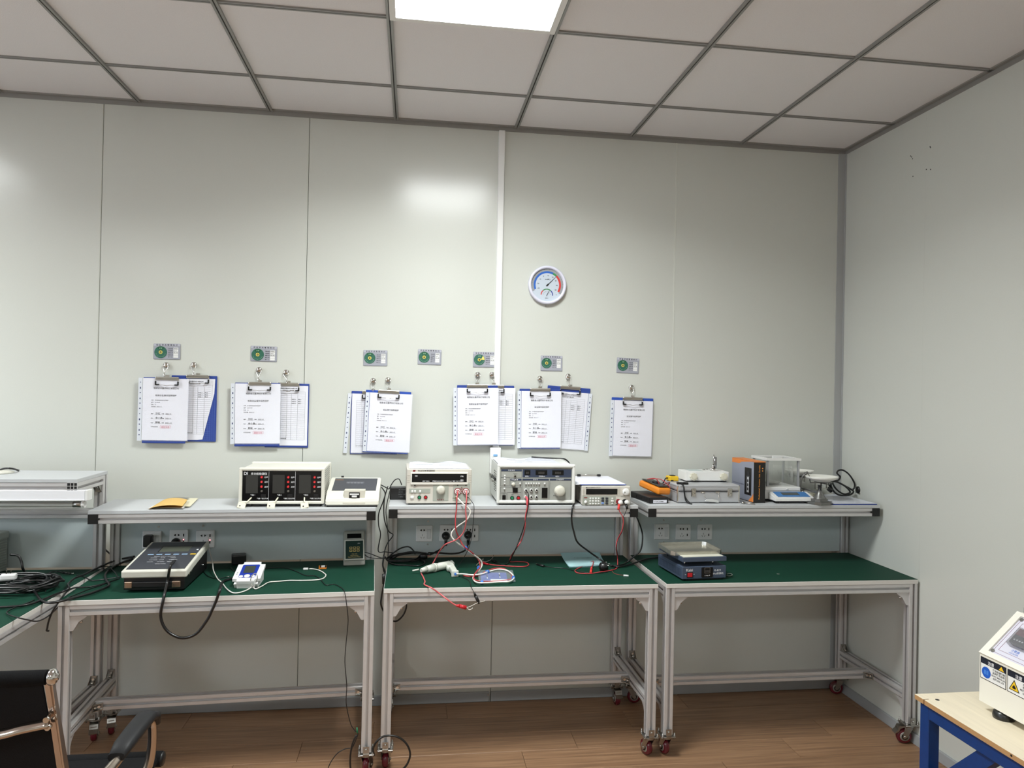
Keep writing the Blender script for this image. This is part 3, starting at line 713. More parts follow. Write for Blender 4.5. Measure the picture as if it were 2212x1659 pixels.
# ---- three-channel tester "DJ"
t = thing('multi_function_tester', 'cream tester with three dark screens and nine red buttons', 'tester', (-3.018, -.372, SZL), (0, 0, 0))
W, D, Hh, f = .36, .27, .158, .012
b = B(cream).box(.006, W-.006, .012, D-.012, f+.006, Hh+f-.006, .004, 2); b.build('body', t)
for y in (0, D-.022):
    b = B(cream)
    b.box(0, W, y, y+.02, Hh+f-.014, Hh+f, .005, 2).box(0, W, y, y+.02, f, f+.014, .005, 2).box(0, .014, y, y+.02, f+.004, Hh+f-.004, .005, 2).box(W-.014, W, y, y+.02, f+.004, Hh+f-.004, .005, 2)
    b.build('bezel', t)
B(lcd).rect(.013, f+.013, W-.013, Hh+f-.013, .002, .008).build('front_panel', t, label='glossy black front panel')
b = B(mat('vent_cream', (170, 168, 160), .5))
for k in range(14): b.box(W-.0062, W-.0048, .03, D-.03, f+.014+.0095*k, f+.014+.0095*k+.004)
b.build('side_vents', t)
b = B(rubber)
for x in (.02, W-.05):
    for y in (.02, D-.05): b.box(x, x+.03, y, y+.03, 0, f+.003)
b.box(.012, W-.012, .03, D-.02, 0.002, f)
b.build('feet', t)
pw = (W-.026)/3; y = .0055
b = B(whiteink).text('DJ', .02, f+Hh-.032, .019, y); b.text('多功能检测仪', .049, f+Hh-.031, .0115, y)
for k in range(3):
    x = .013+pw*k
    if k: b.rect(x-.0004, f+.014, x+.0004, f+Hh-.016, .0004, y)
    for i, s_ in enumerate(('归零', '运行', '点动')): b.text(s_, x+.093, f+.113-.0205*i, .0078, y)
    b.text('气路'+'一二三'[k], x+.036, f+.037, .0068, y); b.text('气路'+'一二三'[k]+'输出开关', x+.063, f+.022, .0068, y)
b.build('lettering', t)
for k in range(3):
    x = .013+pw*k
    B(mat('tester_screen', (52, 52, 50), .3)).rect(x+.016, f+.047, x+.066, f+.127, .001, y).build('screen', t)
    for i in range(3):
        b = B(redp).cyl((x+.082, y, f+.117-.0205*i), (x+.082, y-.006, f+.117-.0205*i), .0052, n=14); b.use(mat('red_lit', (240, 80, 80), .3)).cyl((x+.082, y-.006, f+.117-.0205*i), (x+.082, y-.0066, f+.117-.0205*i), .0028, n=10)
        b.build('button', t, label='red round push button')
    B(steel).cyl((x+.083, y, f+.057), (x+.083, y-.006, f+.057), .0045).build('jack', t)
    B(mat('rocker_dark', (24, 24, 26), .3)).box(x+.08, x+.1, y-.003, y, f+.028, f+.042, .001, 1).build('rocker_switch', t)
    o = [(.0, -.012), (.0, -.006), (0, 0)][k]; dx = (-.016, -.01, .006)[k]
    b = B(mat('yellowed_tag', (226, 222, 200), .5)).tube([(x+.04, y, f+.028), (x+.04+dx*.5, y-.02, f+.018), (x+.04+dx, y-.028, f+.01)], .003, 8, 4)
    b.build('hose', t, label='short clear hose')
    B(mat('yellowed_tag')).at(Matrix.Translation((x+.036+dx*1.8, y-.03, f-.002)) @ Matrix.Rotation((.2, .06, -.22)[k], 4, 'Y') @ Matrix.Rotation(-.5, 4, 'X')).box(-.017, .016, -.005, .002, -.013, .014, .002, 1).use(blackm).cyl((-.006, -.0052, -.003), (-.006, -.006, -.003), .003, n=10).build('tag', t, label='cream tag with a black hole')

# ---- beige desktop meter with dark sloped panel
t = thing('leak_meter', 'low beige meter with sloped dark grey top, beside the three-screen tester', 'tester', (-2.652, -.378, SZL))
W = .229
pr = [(0, .008), (.002, .03), (.05, .062), (.225, .102), (.24, .098), (.245, .008)]
b = B(cream).prism(pr, 0, W, 'x'); b.bm.edges.ensure_lookup_table()
bmesh.ops.bevel(b.bm, geom=b.bm.edges[:], offset=.004, segments=2, affect='EDGES'); b.build('case', t)
B(blackm).box(.006, W-.006, .006, .24, 0, .0085).build('base', t)
sl = math.atan2(.04, .175); M = Matrix.Translation((0, .05, .062)) @ Matrix.Rotation(sl, 4, 'X')
B(mat('slate_panel', (62, 64, 70), .45)).at(M).box(.02, W-.016, .008, .165, -.001, .0012).build('top_panel', t, label='slate grey keypad panel')
b = B(mat('slate_window', (84, 86, 92), .3)).at(M).box(.075, .155, .095, .12, .0012, .0016); b.use(whiteink)
for k in range(5): b.box(.08+.015*k, .09+.015*k, .1, .102, .0016, .0019)
b.use(mat('brown_print', (150, 110, 80), .5)).box(.022, .06, .14, .146, .0012, .0016)
b.build('keypad_print', t)
b = B(mat('tray_cream', (206, 202, 188), .5)).box(.078, .168, .014, .06, .012, .072, .001, 1); b.prism([(-.001, .012), (-.001, .021), (.016, .028), (.016, .012)], .075, .171, 'x')
b.build('front_recess', t)
b = B(blackm).box(.1, .146, .0125, .02, .034, .063); b.use(whitem).box(.112, .134, .006, .013, .042, .049, .001, 1).box(.103, .143, .009, .013, .052, .058); b.build('clamp', t, label='black opening with a white clamp')
B(blackm).cyl((.05, .235, .1), (.05, .235, .108), .006).build('knob', t)

# ---- black power brick behind, at the left end of the middle shelf
p = px(842, 1074, y=-.2)
t = thing('power_brick', 'black power brick lying at the left end of the middle shelf', 'adapter', (p.x, -.2, SZ), (0, 0, deg(4)))
B(rubber).box(0, .085, 0, .05, 0, .058, .004, 2).build('case', t)
b = B(mat('grey_print', (110, 112, 116), .6))
for i in range(4): b.text(('AC ADAPTER', '12V 5A', 'INPUT 220V', '~ 50Hz')[i], .04, .045-.011*i, .007, -.0006)
b.build('rating_print', t)

# ---- withstand-voltage tester
t = thing('withstand_voltage_tester', 'beige high-voltage tester with a wide black display, left on the middle shelf', 'tester', (-2.303, -.345, SZ), (0, 0, deg(1.5)))
W, D, Hh, f = .292, .24, .155, .006
B(beige).box(0, W, 0, D, f, Hh+f, .004, 2).build('body', t)
B(blackm).box(.01, W-.01, .01, D-.01, 0, f+.001).build('feet', t)
b = B(mat('beige_light', (226, 223, 214), .4)).rect(.018, Hh-.064, W-.018, Hh-.008, .006, .0, .002); b.build('display_frame', t)
B(lcd).rect(.023, Hh-.052, W-.023, Hh-.015, .0008, -.006).build('display', t, label='black display window')
b = B(whiteink); y = -.0072
for s_, x in (('定时 TIME/s', .07), ('漏电流 LEAKAGE CURRENT/mA', .115), ('电压 VOLTAGE/kV', .205)): b.text(s_, x, Hh-.05, .0062, y)
b.text('漏电', W-.052, Hh-.029, .007, y); b.text('测试', W-.052, Hh-.046, .007, y); b.text('预置', .036, Hh-.027, .006, y)
for z in (.0, .0165):
    for q in ((0, 0, .013, .0008), (0, .0102, .013, .011), (0, 0, .0008, .011), (.0122, 0, .013, .011)): b.rect(W-.037+q[0], Hh-.047+z+q[1], W-.037+q[2], Hh-.047+z+q[3], .0003, y+.001)
b.build('display_print', t)
b = B(mat('beige_groove', (168, 163, 152), .5))
for k in range(4):
    b.rect(.002, Hh-.055+.01*k, .014, Hh-.053+.01*k, .0006); b.rect(W-.014, Hh-.055+.01*k, W-.002, Hh-.053+.01*k, .0006)
b.build('grip_grooves', t)
b = B(inkb).text('RK2672DM 耐压测试仪', .05, Hh-.005, .0085, -.0008, width=.075); b.text('高压输出 HV OUT', W-.085, .028, .005, -.0016); b.build('model_print', t)
B(mat('brand_red', (120, 20, 28), .5)).prism([(.026, Hh-.006), (.037, Hh-.006), (.039, Hh+.001), (.028, Hh+.001)], -.001, 0).build('logo', t)
for (x0, x1) in ((.118, .188), (.208, .286)): B(mat('panel_green_grey', (164, 168, 158), .5)).rect(x0, .018, x1, .096, .0015, 0, .0006).build('sub_panel', t)
B(mat('panel_green_grey')).rect(.012, .053, .106, .073, .0012, 0, .0005).build('sub_panel', t)
B(mat('knob_cream', (208, 205, 192), .4)).lathe([(.0195, 0), (.0195, .008), (.0165, .01), (.0165, .018), (.015, .02), (.004, .02)], (.153, 0, .067), 'y', 28).build('knob', t)
for x, m_ in ((.058, greenb), (.086, redp)):
    b = B(blackm).disc(x, .034, .0085, .003); b.use(m_).disc(x, .034, .0055, .006); b.build('push_button', t)
B(whitem).box(.018, .034, -.006, 0, .028, .041, .003, 2).build('power_button', t)
for x in (.026, .038, .061): B(whitem).box(x-.004, x+.004, -.006, 0, .056, .067, .001, 1).build('key', t)
b = B(chrome).disc(.037, .088, .0058, .004); b.use(blackm).disc(.037, .088, .0035, .005); b.build('jack', t)
b = B(mat('dark_red_print', (120, 26, 36), .5)).text('电压调节', .153, .02, .008, -.0016, center=True); b.text('高压危险', .247, .07, .005, -.0016, center=True)
for i in range(4): b.text('高压危险'[i], .2475, .075-.009*i, .0065, -.0016, center=True)
b.build('warning_print', t)
for x in (.229, .2665):
    b = B(mat('dark_red', (128, 22, 34), .35)).disc(x, .06, .0155, .006); b.use(whitem).disc(x, .06, .0125, .009); b.use(mat('dark_red')).disc(x, .06, .009, .0095); b.use(whitem).disc(x, .06, .006, .016)
    b.build('high_voltage_terminal', t, label='white terminal ringed in dark red')
    B(blackm).disc(x, .088, .003, .002).build('lamp', t)
b = B(mat('brass_post', (170, 160, 120), .3, .8)).cyl((.222, 0, .034), (.222, -.014, .034), .005); b.build('ground_post', t)
b = B(whitem).disc(.273, .035, .0055, .008); b.use(blackm).disc(.273, .035, .004, .012); b.build('black_terminal', t)

def wavy_paper(name, lab, cat, corners, z, amp, cols, grp=None, blue=False):
    """document in a clear sleeve lying on an instrument; corners in world x,y"""
    t = thing(name, lab, cat, (0, 0, 0), group=grp)
    (x0, y0), (x1, y1) = corners
    def sheet(b, dz, m_, inset=0.):
        b.use(m_); n = 14; m2 = 6; V = {}
        for i in range(n+1):
            for j in range(m2+1):
                u, v = i/n, j/m2; X = x0+inset+(x1-x0-2*inset)*u; Y = y0+inset+(y1-y0-2*inset)*v
                V[i, j] = b._v((X, Y, z+dz+amp*v*(1+math.sin(u*9+1)*.8)*(.4+.6*u*(1-u)*4)))
        for i in range(n):
            for j in range(m2):
                f = b._f([V[i, j], V[i+1, j], V[i+1, j+1], V[i, j+1]]); f.smooth = True
        return b
    sheet(B(), .001, paperm).build('sheet', t)
    sheet(B(), .0045, mat('sleeve_top', (235, 240, 248), .15, alpha=.25, bump=.8, nscale=15), -.004).build('plastic_sleeve', t)
    b = B(ink); 
    for (u0, u1, v) in cols:
        X0_, X1_ = x0+(x1-x0)*u0, x0+(x1-x0)*u1; Y = y0+(y1-y0)*v; um = (u0+u1)/2
        zz = z+.0022+amp*v*(1+math.sin(um*9+1)*.8)*(.4+.6*um*(1-um)*4); b.box(X0_, X1_, Y-.001, Y+.001, zz, zz+.0004)
    b.build('printed_text', t)
    return t
wavy_paper('document_sleeve', 'wavy paper in a plastic sleeve lying on the beige high-voltage tester', 'paper', ((-2.292, -.335), (-2.024, -.12)), SZ+.161, .008, [(.05, .3, .3), (.05, .4, .55), (.5, .75, .45), (.55, .7, .6), (.4, .9, .75)])

# ---- leakage current tester
t = thing('leakage_current_tester', 'large white tester with grey panel and many keys, centre shelf', 'tester', (-1.897, -.358, SZ))
W, D, Hh, f = .362, .31, .178, .008
b = B(mat('instrument_white', (226, 227, 222), .4)).box(.006, W-.006, .01, D, f, Hh+f-.004, .004, 2); b.build('body', t)
b = B(mat('instrument_white')).box(0, W, 0, .022, Hh+f-.016, Hh+f, .005, 2).box(0, W, 0, .022, f, f+.014, .005, 2).box(0, .014, 0, .022, f+.004, Hh+f-.004, .005, 2).box(W-.014, W, 0, .022, f+.004, Hh+f-.004, .005, 2); b.build('bezel', t)
B(greyp).rect(.013, f+.013, W-.013, f+Hh-.015, .002, .009).build('front_panel', t)
B(blackm).box(.012, W-.012, .012, D-.01, 0, f+.001).build('feet', t)
b = B(blackm)
for k in range(9):
    for j in range(2): b.box(.0052, .0068, .09+.05*j, .12+.05*j, .05+.011*k, .054+.011*k)
b.build('side_vents', t)
b = B(blackm).box(-.001, .006, .1, .24, .098, .112, .002, 1); b.use(steel).tube([(-.001, .115, .1), (-.008, .12, .094), (-.008, .22, .094), (-.001, .225, .1)], .004, 6, 3); b.build('side_handle', t)
y = .007; kx = W/1700.; zt = f+Hh
def lx(u): return (u-340)/1690*W
def lz(v): return f+Hh*(1210-v)/(1210-330)
for (u0, v0, u1, v1, m_) in ((885, 440, 1945, 625, navy), (425, 445, 868, 488, navy), (625, 655, 865, 697, navy), (885, 655, 1455, 695, navy), (1478, 652, 1940, 692, navy)):
    B(m_).rect(lx(u0), lz(v1), lx(u1), lz(v0), .001, y).build('heading_strip', t)
b = B(ink)
for (u0, v0, u1, v1) in ((420, 490, 868, 632), (420, 632, 610, 820), (625, 697, 865, 820), (420, 848, 865, 970), (415, 985, 550, 1145), (565, 970, 865, 1150), (885, 695, 1455, 1140), (1478, 692, 1940, 1140)):
    for q in ((u0, v0, u1, v0+4), (u0, v1-4, u1, v1), (u0, v0, u0+4, v1), (u1-4, v0, u1, v1)): b.rect(lx(q[0]), lz(q[3]), lx(q[2]), lz(q[1]), .0003, y)
for k in range(3): b.rect(lx(958+110*k), lz(900), lx(963+110*k), lz(790), .0003, y)
b.text('RK2675 泄漏电流测试仪', lx(560), lz(425), .006, y); b.text('美瑞克电子科技', lx(1540), lz(425), .006, y)
b.text('漏电测试', lx(680), lz(562), .005, y); b.text('启动', lx(650), lz(1025), .0055, y); b.text('复位', lx(780), lz(1025), .0055, y); b.text('电源', lx(470), lz(1018), .005, y)
b.text('MIN  电压调节  MAX', lx(1560), lz(1050), .006, y); b.text('过流报警', lx(680), lz(730), .004, y)
b.build('panel_lines', t)
b = B(whiteink)
for s_, u, v in (('测 试 电 压', 575, 478), ('定时/s', 940, 612), ('漏电流/mA', 1235, 612), ('电压/V', 1600, 612), ('漏 电 报 警', 650, 690), ('测 试 端', 1115, 688), ('工作电压调节', 1610, 685)): b.text(s_, lx(u), lz(v), .0062, y-.0012)
b.build('white_print', t)
for (u0, u1, s_) in ((925, 1050, '88'), (1165, 1415, '8888'), (1525, 1775, '8888')):
    B(lcd).rect(lx(u0), lz(568), lx(u1), lz(462), .002, y-.0005).build('readout', t, label='dark unlit digit readout')
    B(mat('unlit_digits', (72, 70, 68), .4)).text(s_, (lx(u0)+lx(u1))/2, lz(548), .0145, y-.0029, center=True).build('digits', t)
for (u, v, w_) in [(502, 590, 16), (502, 648, 16), (502, 706, 16), (502, 764, 16), (500, 880, 16), (836, 765, 16), (1366, 765, 18)] + [(962+56*k, 765, 16) for k in range(6)]:
    B(whitem).box(lx(u-w_), lx(u+w_), y-.007, y, lz(v+14), lz(v-18), .001, 1).build('key', t)
b = B(chrome).disc(lx(722), lz(600), .0055, .005, y); b.use(blackm).disc(lx(724), lz(602), .0036, .006, y); b.build('jack', t)
B(mat('knob_cream')).lathe([(.0085, 0), (.0085, .008), (.007, .012), (.003, .013)], (lx(690), y, lz(780)), 'y', 20).build('small_knob', t)
B(mat('knob_cream')).lathe([(.0255, 0), (.0255, .008), (.021, .011), (.021, .021), (.019, .023), (.004, .023)], (lx(1695), y, lz(930)), 'y', 32).build('large_knob', t)
B(lcd).box(lx(682), lx(787), y-.004, y, lz(965), lz(858), .001, 1).build('timer_switch', t)
B(lcd).box(lx(460), lx(532), y-.004, y, lz(1128), lz(1025), .001, 1).build('rocker_switch', t)
b = B(lcd).box(lx(1308), lx(1430), y-.004, y, lz(1090), lz(858), .001, 1); b.build('outlet', t, label='tall black socket')
for u, m_ in ((670, greenb), (805, redp)):
    b = B(blackm).disc(lx(u), lz(1088), .009, .003, y); b.use(m_).disc(lx(u), lz(1088), .006, .006, y); b.build('push_button', t)
for u in (958, 1075, 1190):
    for v in (908, 1064):
        b = B(whitem).disc(lx(u), lz(v), .0068, .008, y); b.use(blackm).disc(lx(u+4), lz(v+4), .0045, .0085, y); b.build('terminal', t)
wavy_paper('document_sleeve', 'crumpled papers in a plastic sleeve lying on the large grey-panel tester', 'paper', ((-1.89, -.335), (-1.6, -.1)), SZ+.184, .006, [(.1, .4, .2), (.3, .6, .35), (.15, .5, .5), (.5, .95, .25), (.5, .9, .45), (.5, .85, .6), (.55, .8, .75), (.2, .35, .7)])

# ---- bench DC supply
t = thing('bench_power_supply', 'small beige power supply with a keypad, right on the middle shelf', 'power supply', (-1.507, -.372, SZ))
W, D, Hh, f = .23, .32, .09, .006
B(beige).box(.003, W-.003, .012, D, f, Hh-.004, .003, 1).build('body', t)
B(beige).box(0, W, 0, .016, f-.002, Hh, .004, 2).build('bezel', t)
b = B(mat('vent_grey', (110, 108, 102), .5))
for k in range(10): b.box(.0022, .0036, .04, .08, .018+.006*k, .021+.006*k)
b.build('side_vents', t)
b = B(mat('foot_red_brown', (80, 30, 30), .5)).box(.02, .05, .01, .04, 0, f).box(W-.05, W-.02, .01, .04, 0, f); b.use(blackm).box(.02, W-.02, .2, .3, 0, f); b.build('feet', t)
def ux(u): return (u-330)/1185*W
def uz(v): return Hh*(1075-v)/(1075-555)
B(lcd).rect(ux(430), uz(778), ux(1192), uz(630), .0015).build('display', t, label='black display window')
B(mat('panel_green_grey')).rect(ux(345), uz(1060), ux(1155), uz(830), .0006).build('sub_panel', t)
b = B(inkb).text('RK-3005 直流电源 DC POWER SUPPLY', ux(480), uz(605), .0035, -.0006)
b.prism([(ux(420), uz(605)), (ux(460), uz(605)), (ux(468), uz(590)), (ux(428), uz(590))], -.0008, 0); b.rect(ux(335), uz(820), ux(1500), uz(812), .0003); b.text('OUTPUT', ux(1280), uz(850), .004, -.0006); b.build('lettering', t)
B(mat('brand_red')).rect(ux(385), uz(878), ux(465), uz(852), .0007).build('logo', t)
b = B(whitem)
for i in range(4):
    for j in range(3): B(whitem).box(ux(537+67*i)-.0042, ux(537+67*i)+.0042, -.004, 0, uz(885+68*j)-.004, uz(885+68*j)+.004, .0015, 2).build('key', t)
for i in range(2):
    for j in range(3):
        m_ = mat('key_blue', (120, 150, 210), .4) if (i == 0 and j == 2) else mat('key_dark', (56, 60, 66), .4)
        B(m_).box(ux(838+100*i)-.0065, ux(838+100*i)+.0065, -.0035, 0, uz(880+66*j)-.0045, uz(880+66*j)+.0045, .0015, 1).build('function_key', t)
for j in range(3): B(whitem).box(ux(1073)-.004-(.003 if j == 1 else 0), ux(1073)+.004+(.003 if j == 1 else 0), -.0035, 0, uz(888+66*j)-.004, uz(888+66*j)+.004, .0015, 1).build('key', t)
B(whitem).lathe([(.0075, 0), (.0075, .004), (.005, .007), (.001, .0075)], (ux(425), 0, uz(980)), 'y', 18).build('power_button', t)
b = B(whitem).lathe([(.016, 0), (.0165, .004), (.0155, .011), (.013, .013), (.001, .013)], (ux(1398), 0, uz(708)), 'y', 28); b.use(greyp).cyl((ux(1355), -.012, uz(715)), (ux(1355), -.0135, uz(715)), .0045); b.build('dial', t)
for u, m_ in ((1245, mat('dark_red')), (1400, blackm)):
    b = B(m_).disc(ux(u-25), uz(965), .0115, .004); b.use(whitem).lathe([(.009, .003), (.0105, .008), (.0105, .018), (.008, .022), (.001, .023)], (ux(u+10), 0, uz(980)), 'y', 18); b.build('binding_post', t, label='white binding post on coloured ring')
b = B(mat('beige_groove'))
for k in range(4): b.rect(ux(358), uz(660+36*k), ux(400), uz(650+36*k), .0007); b.rect(ux(1218), uz(660+36*k), ux(1262), uz(650+36*k), .0007)
b.build('grip_grooves', t)
# clipboard on the supply
t = thing('clipboard', 'blue clipboard with blank-looking sheet lying on the small power supply', 'clipboard', (-1.512, -.352, SZ+.0905), (0, 0, 0))
W = .222
B(bluem).box(.004, W, 0, .312, 0, .003, .001, 1).build('board', t)
B(paperm).box(-.002, W-.004, .004, .305, .0032, .006, .001, 1).build('sheets', t)
b = B(mat('sleeve_strip')).box(-.02, -.002, .0, .3, .002, .0045); b.use(blackm)
for k in range(9): b.cyl((-.011, .03+.032*k, .0045), (-.011, .03+.032*k, .005), .003, n=8)
b.build('punched_strip', t)
b = B(clipm).box(.05, .16, .29, .312, .003, .012, .003, 2); b.use(chrome).tube([(.055, .28, .012), (.08, .262, .017), (.108, .256, .02), (.135, .262, .017), (.16, .28, .012)], .0013, 6, 4)
b.use(blackm).box(.048, .066, .262, .275, .009, .019, .002, 1).box(.15, .168, .262, .275, .009, .019, .002, 1); b.build('clip', t)

# ---- right shelf: black case with orange multimeter
t = thing('instrument_case', 'flat black plastic case with a white label at the left of the right shelf', 'case', (-1.168, -.325, SZ), (0, 0, deg(7)))
B(mat('case_black', (20, 20, 22), .4)).box(0, .098, 0, .22, 0, .03, .004, 2).build('case', t)
b = B(mat('case_black')); 
for k in range(3): b.box(-.001, .001, .03+.06*k, .05+.06*k, .008, .02)
b.build('latches', t)
B(paperm).rect(.018, .004, .088, .017, .0006).build('label', t, label='white label'); B(inkb).text('UT139C 万用表', .02, .007, .0075, -.0009).build('lettering', t)
# multimeter: laid on the case, tilted
p = px(1380, 1056, y=-.22)
t = thing('multimeter', 'orange multimeter lying on the black case with red leads around it', 'multimeter', (-1.098, -.185, SZ+.05), (deg(3), deg(-7), deg(106)))
b = B(orange).box(-.085, .085, -.038, .038, -.008, .026, .011, 3); b.build('holster', t)
b = B(mat('meter_face', (50, 52, 52), .45)).box(-.075, .075, -.031, .031, .03, .034, .002, 1); b.build('face', t)
B(lcdg).box(.03, .068, -.024, .024, .034, .0352).build('display', t)
b = B(mat('case_black')).lathe([(.018, 0), (.018, .005), (.014, .008), (.002, .008)], (-.005, 0, .034)); b.build('selector', t)
b = B(redw).tube([(-.05, .01, .036), (-.04, .03, .062), (.0, .045, .05), (.03, .02, .042), (.0, -.03, .05), (-.05, -.045, .03), (-.08, -.03, .03)], .0022, 6, 5)
b.use(mat('dark_red_lead', (120, 24, 40), .4)).tube([(-.05, -.01, .036), (-.06, -.04, .05), (-.02, -.052, .02), (.04, -.05, .0), (.085, -.03, -.012), (.08, .02, -.006)], .0022, 6, 5)
b.build('test_leads', t, label='red test leads wound loosely')
# aluminium case
t = thing('aluminium_case', 'silver aluminium carrying case with two latches on the right shelf', 'case', (-1.025, -.305, SZ))
W, D, Hh = .313, .24, .088
b = B(mat('case_silver', (190, 191, 194), .4, .35)).box(0, W, 0, D, .002, .054, .006, 2); b.build('case_body', t)
B(mat('case_silver')).box(0, W, 0, D, .056, Hh, .009, 3).build('case_lid', t)
b = B(mat('case_ridge', (150, 151, 154), .35, .7))
for z in (.05, .062, .078): b.rect(.012, z, W-.012, z+.0015, .001)
for z in (.05, .062, .078): b.box(-.001, 0, .012, D-.012, z, z+.0015)
b.build('trim_lines', t)
b = B(chrome)
for x in (-.001, W-.007):
    B(chrome).box(x, x+.008, -.001, .007, .003, Hh-.004, .003, 2).build('corner_guard', t)
def latch(x):
    b = B(chrome).box(x-.012, x+.012, -.004, 0, .03, .07, .002, 1).box(x-.007, x+.007, -.009, -.003, .036, .062, .002, 1).cyl((x, -.009, .052), (x, -.012, .052), .003, n=8); b.use(blackm).cyl((x+.002, -.0121, .048), (x+.002, -.0126, .048), .0015, n=8)
    b.build('latch', t)
latch(.08); latch(.262)
b = B(chrome)
for x in (.125, .2): b.box(x-.01, x+.01, -.003, 0, .048, .056, .001, 1).tube([(x, -.003, .052), (x+.003, -.01, .04), (x+(.01 if x < .15 else -.001), -.014, .022)], .0022, 6, 3)
b.build('handle_mounts', t)
b = B(mat('clear_handle', (205, 206, 204), .25)).prism([(.132, .012), (.2, .005), (.198, .015), (.17, .022), (.14, .021)], -.018, -.01); b.build('handle', t, label='pale plastic grip')
# white device with two knobs on the case
t = thing('switch_tester', 'white box with two cream knobs and a metal tube, on the aluminium case', 'tester', (-.945, -.205, SZ+.089))
W, D, Hh = .222, .11, .05
B(whitem).box(0, W, 0, D, .005, Hh, .002, 2).build('body', t)
B(blackm).box(.008, .03, .01, .04, 0, .006).box(W-.03, W-.008, .01, .04, 0, .006).box(.01, W-.01, .07, .1, 0, .006).build('feet', t)
for x in (.036, .192):
    b = B(mat('knob_ivory', (214, 210, 192), .4)); P = [( .0175+.0018*math.cos(8*a2*2*PI/48)) for a2 in range(48)]
    poly = [(x+P[i]*math.cos(2*PI*i/48), .026+P[i]*math.sin(2*PI*i/48)) for i in range(48)]
    b.prism(poly, -.016, -.001); b.cyl((x, -.016, .026), (x, -.019, .026), .011, n=20); b.build('knob', t, label='ivory fluted knob')
b = B(mat('pale_panel', (190, 200, 198), .4)).box(.03, .1, .03, .1, Hh, Hh+.0008); b.use(steel).cyl((.12, .07, Hh), (.12, .07, Hh+.006), .006).cyl((.145, .09, Hh), (.145, .09, Hh+.005), .005); b.build('top_fittings', t)
b = B(chrome).cyl((.156, .04, Hh), (.156, .04, Hh+.012), .011, n=16).cyl((.156, .04, Hh+.012), (.156, .04, Hh+.03), .005, n=12).cyl((.15, .045, Hh), (.15, .045, Hh+.014), .008)
b.use(alub).cyl((.168, .045, Hh+.012), (.168, .045, Hh+.068), .0085, n=18); b.use(steel).cyl((.158, .04, Hh+.03), (.158, .04, Hh+.08), .003).cyl((.148, .04, Hh+.071), (.168, .04, Hh+.071), .0012, n=6)
b.build('metal_tube', t, label='brushed metal tube fitting')
# tape measure and remote
p = px(1454, 1037, y=-.2)
t = thing('tape_measure', 'yellow tape measure on the left corner of the aluminium case', 'tape measure', (-1.0-.008, -.118, SZ+.0885), (0, 0, deg(8)))
t.location = (-1.002+.0, -.125, SZ+.0885); t.location.x = px(1454, 1037, y=-.17).x; t.location.y = -.16
B(yellow).box(-.026, .024, -.022, .024, 0, .024, .005, 2).build('housing', t)
b = B(blackm).box(-.012, .012, -.012, .014, .0242, .028, .002, 1).box(-.02, -.006, -.0226, -.02, .001, .006); b.tube([(-.026, 0, .014), (-.04, -.004, .012), (-.055, -.02, .002), (-.07, -.03, -.012)], .003, 6, 4); b.build('strap', t, label='black strap and brake')
q = px(1470, 1040, y=-.28)
t = thing('light_pen', 'small black clip-on device with a black wrist strap over the aluminium case', 'device', (q.x, -.285, SZ+.0885), (0, 0, deg(-12)))
b = B(blackm).box(-.02, .035, -.012, .012, 0, .01, .004, 2); b.use(mat('pale_grey', (190, 192, 190), .4)).box(-.01, .012, -.008, .008, .0095, .0125, .002, 1); b.build('housing', t)
b = B(blackm).tube([(.0, -.01, .004), (.008, -.03, -.006), (.012, -.036, -.04), (.018, -.038, -.07), (.03, -.045, -.083), (.045, -.055, -.086)], .0035, 6, 5).tube([(.012, -.036, -.045), (.022, -.04, -.066), (.04, -.05, -.086)], .002, 6, 4); b.build('wrist_strap', t)

# ---- orange-black instrument box
t = thing('product_box', 'upright orange and black carton with a thermometer picture', 'box', (-.642, -.305, SZ), (0, 0, deg(3)))
D, Hh, W = .215, .2, .062
B(mat('carton_black', (20, 17, 16), .4)).box(0, W, 0, D, 0, Hh, .0008, 1).build('carton', t)
B(mat('carton_orange', (226, 132, 60), .45)).box(0, W, -.0003, D, Hh-.004, Hh+.0004).build('top_face', t, label='orange top')
b = B(mat('carton_silver', (156, 160, 176), .35, .2)).box(-.0008, 0, 0.0, D, .004, Hh-.002); b.build('side_face', t, label='silver side with picture')
b = B(mat('carton_orange')).prism([(D, Hh-.001), (0.01, Hh-.001), (.12, Hh-.012), (.14, Hh-.022), (D, Hh-.022)], -.0014, -.0006, 'x').prism([(0, .004), (.045, .004), (.03, .018), (.012, .03), (0, .045)], -.0014, -.0006, 'x'); b.build('orange_corners', t)
b = B(mat('carton_black')).box(-.0015, -.0006, .02, .085, .032, .165, .0003, 1); b.use(mat('pic_grey', (190, 192, 196), .4)).box(-.0021, -.0014, .042, .062, .045, .13, .0003, 1); b.use(mat('pic_dark', (40, 40, 44), .4)).prism([(.052+.012*math.cos(a2*PI/8), .135+.016*math.sin(a2*PI/8)) for a2 in range(16)], -.0022, -.0014, 'x')
for k in range(3): b.box(-.0026, -.002, .046, .058, .055+.02*k, .068+.02*k)
b.build('picture', t, label='black picture of a handheld thermometer')
ML = Matrix(((0, 0, -1, 0), (-1, 0, 0, 0), (0, 1, 0, 0), (0, 0, 0, 1)))
b = B(mat('silver_print', (90, 92, 110), .5)).text('PROFESSIONAL INSTRUMENTS', 0, 0, .008, M=ML, loc=(-.0012, .2, .075)); b.build('side_print', t)
MV = XZ @ Matrix.Rotation(PI/2, 4, 'Z')
b = B(mat('orange_print', (232, 150, 60), .5)).text('Professional  Precision  Safe  Durable', 0, 0, .0105, M=MV, loc=(.033, -.0006, .018), width=.165); b.disc(.046, .155, .003, .0004).disc(.046, .167, .003, .0004); b.build('spine_print', t)
